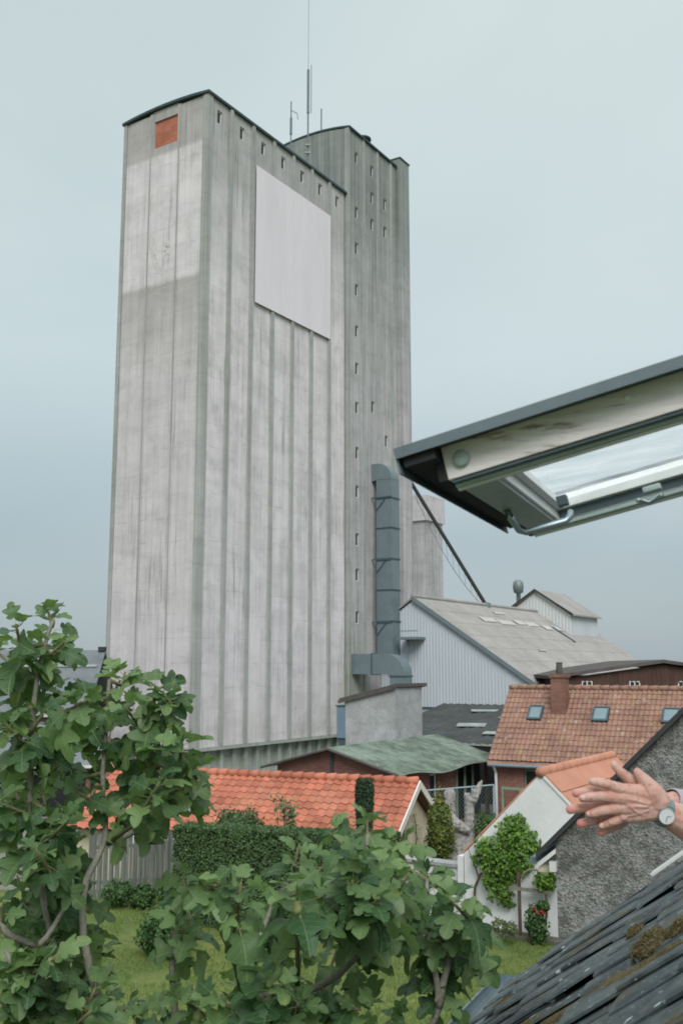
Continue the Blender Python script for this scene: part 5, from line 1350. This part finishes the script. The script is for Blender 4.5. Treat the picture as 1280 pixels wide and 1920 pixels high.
# back (right) hand, palm to palm behind: longer pink fingertips peep out between
chain((1230, 1512, .05, 18), (1195, 1508, .036, 18), (1165, 1505, .032, 16))
for (x0, y0), (x1, y1), (x2, y2), r in (((1158, 1490), (1120, 1482), (1079, 1487), 8.2), ((1155, 1508), (1110, 1512), (1068, 1518), 8.6), ((1158, 1525), (1120, 1537), (1088, 1544), 8.4), ((1168, 1538), (1145, 1553), (1125, 1561), 7.6)):
    chain((x0, y0, .032, 11), (x1, y1, .024, r + .8), ((x1 + x2) / 2, (y1 + y2) / 2, .02, r + .3), (x2, y2, .02, r))
chain((1200, 1492, .03, 14), (1180, 1462, .026, 11), (1162, 1447, .024, 9), (1152, 1436, .026, 7.6), (1150, 1433, .028, 6.8))
# forearms
chain((1226, 1514, .006, 20), (1240, 1521, .008, 24), (1262, 1531, .012, 28), (1290, 1545, .02, 33), (1400, 1605, .06, 42), (1560, 1690, .12, 48))
chain((1230, 1512, .05, 19), (1262, 1505, .085, 22), (1300, 1515, .12, 28), (1420, 1560, .22, 38), (1560, 1620, .34, 46))
m.m = [0] * len(m.f)
body = m.build('body', M['skin'], per); remesh(body, .0014, 3)
M['nail'] = simple('finger nail', lin(226, 186, 174), .3, .05, 9, 0)
for (x0, y0), (x1, y1), o in (((1116, 1466), (1108, 1464), -.0015), ((1099, 1495), (1088, 1496), -.0105), ((1110, 1525), (1101, 1526), -.0075), ((1132, 1547), (1125, 1548), -.0015)):
    a, b = hpt(x0, y0, o), hpt(x1, y1, o); d_ = (b - a).normalized(); c_ = a.lerp(b, .5); v_ = (CAM - c_).normalized(); w_ = d_.cross(v_).normalized(); mm = MB(); n_ = 12
    mm.v.append(c_ + v_ * .0022)
    for i in range(n_): an = 2 * math.pi * i / n_; mm.v.append(c_ + d_ * math.cos(an) * .0065 + w_ * math.sin(an) * .0048)
    for i in range(n_): mm.f.append((0, 1 + i, 1 + (i + 1) % n_)); mm.m.append(0)
    mm.build('nail', M['nail'], per, True)
M['sleeve'] = simple('pale lilac grey knit', lin(196, 190, 196), .95, .2, 40, .8, .004)
def sleeve(pts, name='sleeve'):
    mm = MB(); mm.tube([hpt(x, y, o) for x, y, o, r in pts], [r * KP for *_, r in pts], 20, cap=False); return mm.build(name, M['sleeve'], per, True)
sleeve(((1255, 1502, .08, 24), (1259, 1504, .083, 27), (1300, 1515, .12, 34), (1420, 1560, .22, 46), (1600, 1640, .38, 56)))
sleeve(((1420, 1616, .067, 46), (1424, 1618, .069, 50), (1560, 1690, .12, 56), (1640, 1730, .16, 62)))
# wristwatch
fdir = (hpt(1262, 1531, .012) - hpt(1226, 1514, .006)).normalized(); wc = hpt(1241, 1521, .008)
vdir = (CAM - wc).normalized(); dd = (vdir - fdir * vdir.dot(fdir)); dd = (dd.normalized() + fdir.cross(vdir) * .0 - Z * .22 - fdir * .25).normalized()
wr = 24 * KP
wt = MB(); side = fdir.cross(dd).normalized(); out_ = side.cross(fdir).normalized()
n = 28
for i in range(n):
    a0, a1 = 2 * math.pi * i / n, 2 * math.pi * (i + .86) / n
    c0, c1 = [out_ * math.cos(a) + side * math.sin(a) for a in (a0, a1)]
    for lo, hi in ((-.0085, .0085),):
        p = [wc + c * (wr + h) + fdir * f for c in (c0, c1) for h in (.0006, .0036) for f in (lo, hi)]
        wt.v += p; b_ = len(wt.v) - 8
        for f in ((0, 1, 3, 2), (4, 6, 7, 5), (0, 4, 5, 1), (2, 3, 7, 6), (0, 2, 6, 4), (1, 5, 7, 3)): wt.f.append(tuple(b_ + k for k in f)); wt.m.append(0)
strap = wt.build('watch_strap', M['chrome'], per)
wcase = MB().lathe(wc + dd * (wr - .001), [(.0, 0), (.0145, 0), (.016, .002), (.016, .006), (.015, .0075)], 32, axis=dd).build('watch_case', M['chrome'], per, True)
MB().lathe(wc + dd * (wr + .0062), [(.0148, 0), (0, .0001)], 32, axis=dd).build('watch_dial', simple('white watch dial', lin(236, 238, 240), .25, .02, 5, 0), wcase)
x_ = dd.orthogonal().normalized(); y_ = dd.cross(x_)
for ang, ln in ((.6, .011), (2.4, .008)):
    q = x_ * math.cos(ang) + y_ * math.sin(ang); q2 = dd.cross(q)
    MB().obox(wc + dd * (wr + .0066) - q2 * .0005, q * ln, q2 * .001, dd * .0004).build('watch_hand', M['gasket'], wcase)

# ------------------------------------------------------------------ fig tree
def rt(px, py, t): return CAM + ray(px, py) * t
fork = rt(390, 2080, 4.7)
tb = Vector((fork.x - .35, fork.y + .3, GZ - .1))
fig = thing('fig_tree', 'large fig tree with big lobed leaves filling the foreground', 'tree', tb)
pth = [tb, tb.lerp(fork, .4) + Vector((.12, .05, 0)), tb.lerp(fork, .75) + Vector((.04, -.08, 0)), fork]
MB().tube(pth, [.17, .14, .12, .10], 12).build('trunk', M['bark'], fig, True)
LIM = {
 'a': [(200, 1935, 4.5), (95, 1782, 4.4), (75, 1640, 4.5), (55, 1500, 4.6), (62, 1330, 4.7), (85, 1200, 4.8), (100, 1165, 4.85)],
 'b': [(190, 1900, 4.3), (150, 1750, 4.4), (165, 1640, 4.5), (205, 1580, 4.6), (195, 1450, 4.9), (200, 1340, 5.0), (205, 1275, 5.0)],
 'c': [(205, 1580, 4.6), (280, 1545, 4.8), (325, 1480, 4.9), (290, 1390, 5.0), (300, 1330, 5.0)],
 'd': [(330, 1960, 4.5), (320, 1800, 4.5), (345, 1690, 4.5), (350, 1650, 4.5)],
 'e': [(455, 1872, 4.2), (560, 1866, 4.2), (640, 1830, 4.3), (698, 1755, 4.4), (705, 1690, 4.5), (690, 1600, 4.7), (690, 1565, 4.7)],
 'f': [(455, 1872, 4.2), (480, 1790, 4.4), (505, 1690, 4.6), (560, 1620, 4.7)],
 'g': [(600, 2010, 4.4), (820, 1935, 4.3), (825, 1850, 4.3), (808, 1770, 4.4), (795, 1690, 4.6), (800, 1650, 4.7)],
 'h': [(825, 1880, 4.3), (842, 1800, 4.35), (850, 1745, 4.4), (870, 1730, 4.4)],
 'i': [(200, 1935, 4.5), (110, 1900, 4.0), (40, 1850, 3.9), (10, 1780, 3.9)],
 'j': [(0, 1735, 4.1), (45, 1770, 4.15), (75, 1775, 4.2), (105, 1740, 4.25), (130, 1690, 4.3)],
}
limbs = {}
for key, pts in LIM.items():
    P_ = [rt(*p) for p in pts]
    if key in 'abdegi': P_ = [fork] + P_
    # densify with a little wobble
    Q = []
    for a, b in zip(P_[:-1], P_[1:]):
        k_ = max(2, int((b - a).length / .12))
        for i in range(k_): Q.append(a.lerp(b, i / k_) + Vector((random.gauss(0, .008), random.gauss(0, .008), random.gauss(0, .008))))
    Q.append(P_[-1]); nq = len(Q)
    Q2 = [Q[0]] + [(Q[i - 1] + Q[i] * 2 + Q[i + 1]) / 4 for i in range(1, nq - 1)] + [Q[-1]]
    r0 = .024 if key in 'abdegi' else .017
    rad = [r0 + (.009 - r0) * (i / (nq - 1)) for i in range(nq)]
    MB().tube(Q2, rad, 8).build('limb', M['bark'], fig, True); limbs[key] = Q2
allp = [p for q in limbs.values() for p in q]
SHOOTS = [(20,1175),(95,1158),(60,1235),(125,1205),(30,1290),(110,1295),(165,1305),(0,1230),(10,1350),
 (235,1262),(285,1290),(325,1318),(235,1325),(290,1358),(335,1385),(178,1350),(115,1360),(45,1375),(80,1330),
 (285,1440),(318,1450),(255,1400),(20,1450),(80,1480),(148,1482),(118,1540),(40,1560),(300,1468),(342,1452),(372,1440),(0,1500),(110,1430),
 (30,1640),(100,1625),(140,1590),(60,1720),(130,1705),(150,1660),(30,1800),(110,1790),(165,1770),(60,1870),(130,1880),(190,1850),(20,1910),(230,1885),(0,1700),(45,1690),(120,1650),(75,1760),(40,1740),(10,1850),(85,1910),(170,1900),(150,1740),(60,1800),(90,1670),(70,1590),(160,1830),(100,1840),
 (345,1640),(455,1665),(560,1592),(620,1562),(690,1548),(742,1575),(660,1608),(722,1625),(585,1655),(520,1690),(640,1690),(700,1690),
 (485,1760),(450,1835),(560,1795),(700,1760),(758,1700),(800,1628),(838,1690),(800,1735),(862,1735),(885,1730),(820,1795),
 (640,1875),(560,1890),(480,1905),(400,1885),(330,1870),(290,1905),(400,1660),(360,1710),(610,1620),(560,1660),(660,1650),(760,1640),(780,1690),(440,1890),(600,1900),(680,1905),(520,1850),(740,1900),(250,1915),(350,1915),(560,1700),(650,1740)]
# leaf blades: five shapes with lobes of different depth
def leaf_mesh(dep, fold, droop, wav, pet):
    half = [(0.0, .0), (.10, -.07), (.25, -.07), (.39, .03), (.415, .13), (.39 - .13 * dep, .23 + .0 * dep), (.46 - .02 * dep, .36), (.55, .50), (.535, .60), (.45 - .05 * dep, .64), (.40 - .20 * dep, .60 - .02 * dep), (.33 - .09 * dep, .72), (.27 - .03 * dep, .85), (.15, .96), (0, 1.0)]
    n = len(half); v, f, uv, mi = [], [], [], []
    ph = random.uniform(0, 6)
    def hgt(x, y):
        return fold * abs(x) - droop * y * y - .18 * x * x + wav * math.sin(9 * y + ph + 3 * x) * abs(x) * 1.4 + wav * .6 * math.cos(11 * x + ph) * y
    mids = [(0, i / (n - 1)) for i in range(n)]
    for x, y in mids: v.append((x, y, hgt(x, y)))
    for sg in (1, -1):
        b1 = len(v)
        for (x, y), (mx, my) in zip(half, mids):
            qx, qy = sg * (x * .55), my + (y - my) * .55; v.append((qx, qy, hgt(qx, qy)))
        b2 = len(v)
        for x, y in half: v.append((sg * x, y, hgt(sg * x, y)))
        for i in range(n - 1):
            q1 = (i, b1 + i, b1 + i + 1, i + 1); q2 = (b1 + i, b2 + i, b2 + i + 1, b1 + i + 1)
            for q in (q1, q2): f.append(q if sg > 0 else q[::-1]); mi.append(0)
    # petiole: base at the origin of the object
    off = Vector((0, pet, .02))
    v = [Vector(p) + off for p in v]; nb_ = len(v)
    for t in (0, .5, 1):
        c = Vector((0, pet * t, .02 * t + .03 * math.sin(math.pi * t)))
        for j in range(3): a = 2.1 * j; v.append(c + Vector((math.cos(a) * .013, 0, math.sin(a) * .013)))
    for s in range(2):
        for j in range(3): f.append((nb_ + s * 3 + j, nb_ + s * 3 + (j + 1) % 3, nb_ + s * 3 + 3 + (j + 1) % 3, nb_ + s * 3 + 3 + j)); mi.append(1)
    me = bpy.data.meshes.new('fig_leaf'); me.from_pydata([tuple(p) for p in v], [], f)
    me.materials.append(M['fig']); me.materials.append(M['petiole']); me.polygons.foreach_set('material_index', mi)
    me.polygons.foreach_set('use_smooth', [True] * len(f))
    ul = me.uv_layers.new(name='UVMap')
    for lp_ in me.loops:
        p = v[lp_.vertex_index]; ul.data[lp_.index].uv = (p.x + .5, p.y - pet)
    me.update(); return me
M['petiole'] = simple('pale green leaf stalk', lin(150, 158, 104), .6, .15, 20, .1)
leaves = [leaf_mesh(d, fo, dr_, wv, pe) for d, fo, dr_, wv, pe in ((.9, .18, .35, .07, .42), (.6, .38, .5, .08, .5), (.5, .15, .40, .09, .35), (1.0, .3, .6, .07, .45), (.9, .5, .25, .10, .38), (.75, -.1, .7, .08, .5), (.7, .6, .45, .06, .4), (.85, .1, .15, .12, .45))]
recs = []
for px, py in SHOOTS:
    t = random.uniform(3.75, 5.3) if py > 1560 else random.uniform(4.3, 5.3)
    tip = rt(px + random.gauss(0, 6), py + random.gauss(0, 6), t)
    cand = sorted(allp, key=lambda p: (p - tip).length + (1.2 * max(0, p.z - tip.z + .05)))[0]
    mid = cand.lerp(tip, .5) + Vector((random.gauss(0, .03), random.gauss(0, .03), -.05))
    MB().tube([cand, mid, tip.lerp(mid, .3), tip], [.011, .009, .0075, .005], 6).build('twig', M['twig'], fig, True)
    g0 = random.uniform(0, 6.28); nl = random.randint(11, 15)
    axd = (tip - mid).normalized()
    for i in range(nl):
        a = g0 + i * 2.4; old = i / nl                      # low leaves are older, larger and hang more
        el = math.radians(45 - 98 * old + random.gauss(0, 14))
        d = Vector((math.cos(a) * math.cos(el), math.sin(a) * math.cos(el), math.sin(el)))
        up = Z * 1.0 + Vector((random.gauss(0, .3), random.gauss(0, .3) - .25, 0)); nrm = (up - d * up.dot(d)).normalized(); nrm = Matrix.Rotation(random.gauss(0, .5), 3, d) @ nrm
        sc = random.uniform(.088, .158) * (.62 + .5 * old) if i else .08
        pos = tip - axd * (.22 * old)
        x = d.cross(nrm).normalized()
        recs.append((pos, rot3(x, d, nrm), sc, random.randrange(len(leaves))))
def vis(rec):
    c = rec[0] + rec[1].col[1] * rec[2] * .9 - CAM; f = c.y * CZ + c.z * SZ; u = -c.y * SZ + c.z * CZ
    px, py = 640 + F * c.x / f, 960 - F * u / f
    return (rec[2] / f) if -40 < px < 1320 and 900 < py < 1960 else 0
recs.sort(key=lambda r: -vis(r))
rest = {k_: [] for k_ in range(len(leaves))}
for i, (p, R_, s, k_) in enumerate(recs):
    if i < 300: inst('leaf', leaves[k_], fig, p, R_, s)
    else: rest[k_].append((p, R_, s))
AV, AF, AM, AU_ = [], [], [], []; off = 0; og_ = np.array(ORG[fig.name])
for k_, lst in rest.items():
    me = leaves[k_]; co = np.array([v.co[:] for v in me.vertices]); pf = [tuple(p.vertices) for p in me.polygons]; pm = [p.material_index for p in me.polygons]
    uvv = np.array([l.uv[:] for l in me.uv_layers[0].data])
    for p, R_, s in lst:
        AV.append((co * s) @ np.array(R_).T + np.array(p) - og_); AF += [tuple(off + i for i in q) for q in pf]; AM += pm; AU_.append(uvv); off += len(co)
me = bpy.data.meshes.new('foliage'); me.from_pydata(np.concatenate(AV).tolist(), [], AF)
me.materials.append(M['fig']); me.materials.append(M['petiole']); me.polygons.foreach_set('material_index', AM); me.polygons.foreach_set('use_smooth', [True] * len(AF))
ul = me.uv_layers.new(name='UVMap'); ul.data.foreach_set('uv', np.concatenate(AU_).ravel()); me.update()
fo = bpy.data.objects.new('foliage', me); COL.objects.link(fo); fo.parent = fig; fo['kind'] = 'stuff'
# small green figs
for k_ in range(16):
    r_ = random.choice(recs[:300]); c = r_[0] - Z * .03
    MB().lathe(c, [(0, .045), (.008, .04), (.013, .025), (.020, .008), (.019, -.006), (.010, -.016), (0, -.018)], 10).build('fig_fruit', M['petiole'], fig, True)

# ------------------------------------------------------------------ grass blades on the lawn
n = 60000
C = np.stack([rng.uniform(-8, 6, n), rng.uniform(13.5, 26, n), np.full(n, GZ + .02)], 1)
keep = np.array([mnoise.noise(Vector((c[0], c[1], 0)) * .8) > -.35 for c in C]); C = C[keep]
D = rng.normal(0, .35, (len(C), 3)); D[:, 2] = 1; H_ = rng.uniform(.03, .085, len(C))[:, None]; S_ = np.cross(D, rng.normal(0, 1, (len(C), 3))); S_ /= np.linalg.norm(S_, axis=1)[:, None]
Vv = np.stack([C - S_ * .008, C + S_ * .008, C + D * H_], 1).reshape(-1, 3)
me = bpy.data.meshes.new('grass'); me.from_pydata(Vv.tolist(), [], np.arange(len(Vv)).reshape(-1, 3).tolist()); me.materials.append(M['grassblade'])
o = bpy.data.objects.new('grass', me); COL.objects.link(o); o['kind'] = 'stuff'; o['label'] = 'short green grass blades covering the garden lawn'; o['category'] = 'grass'
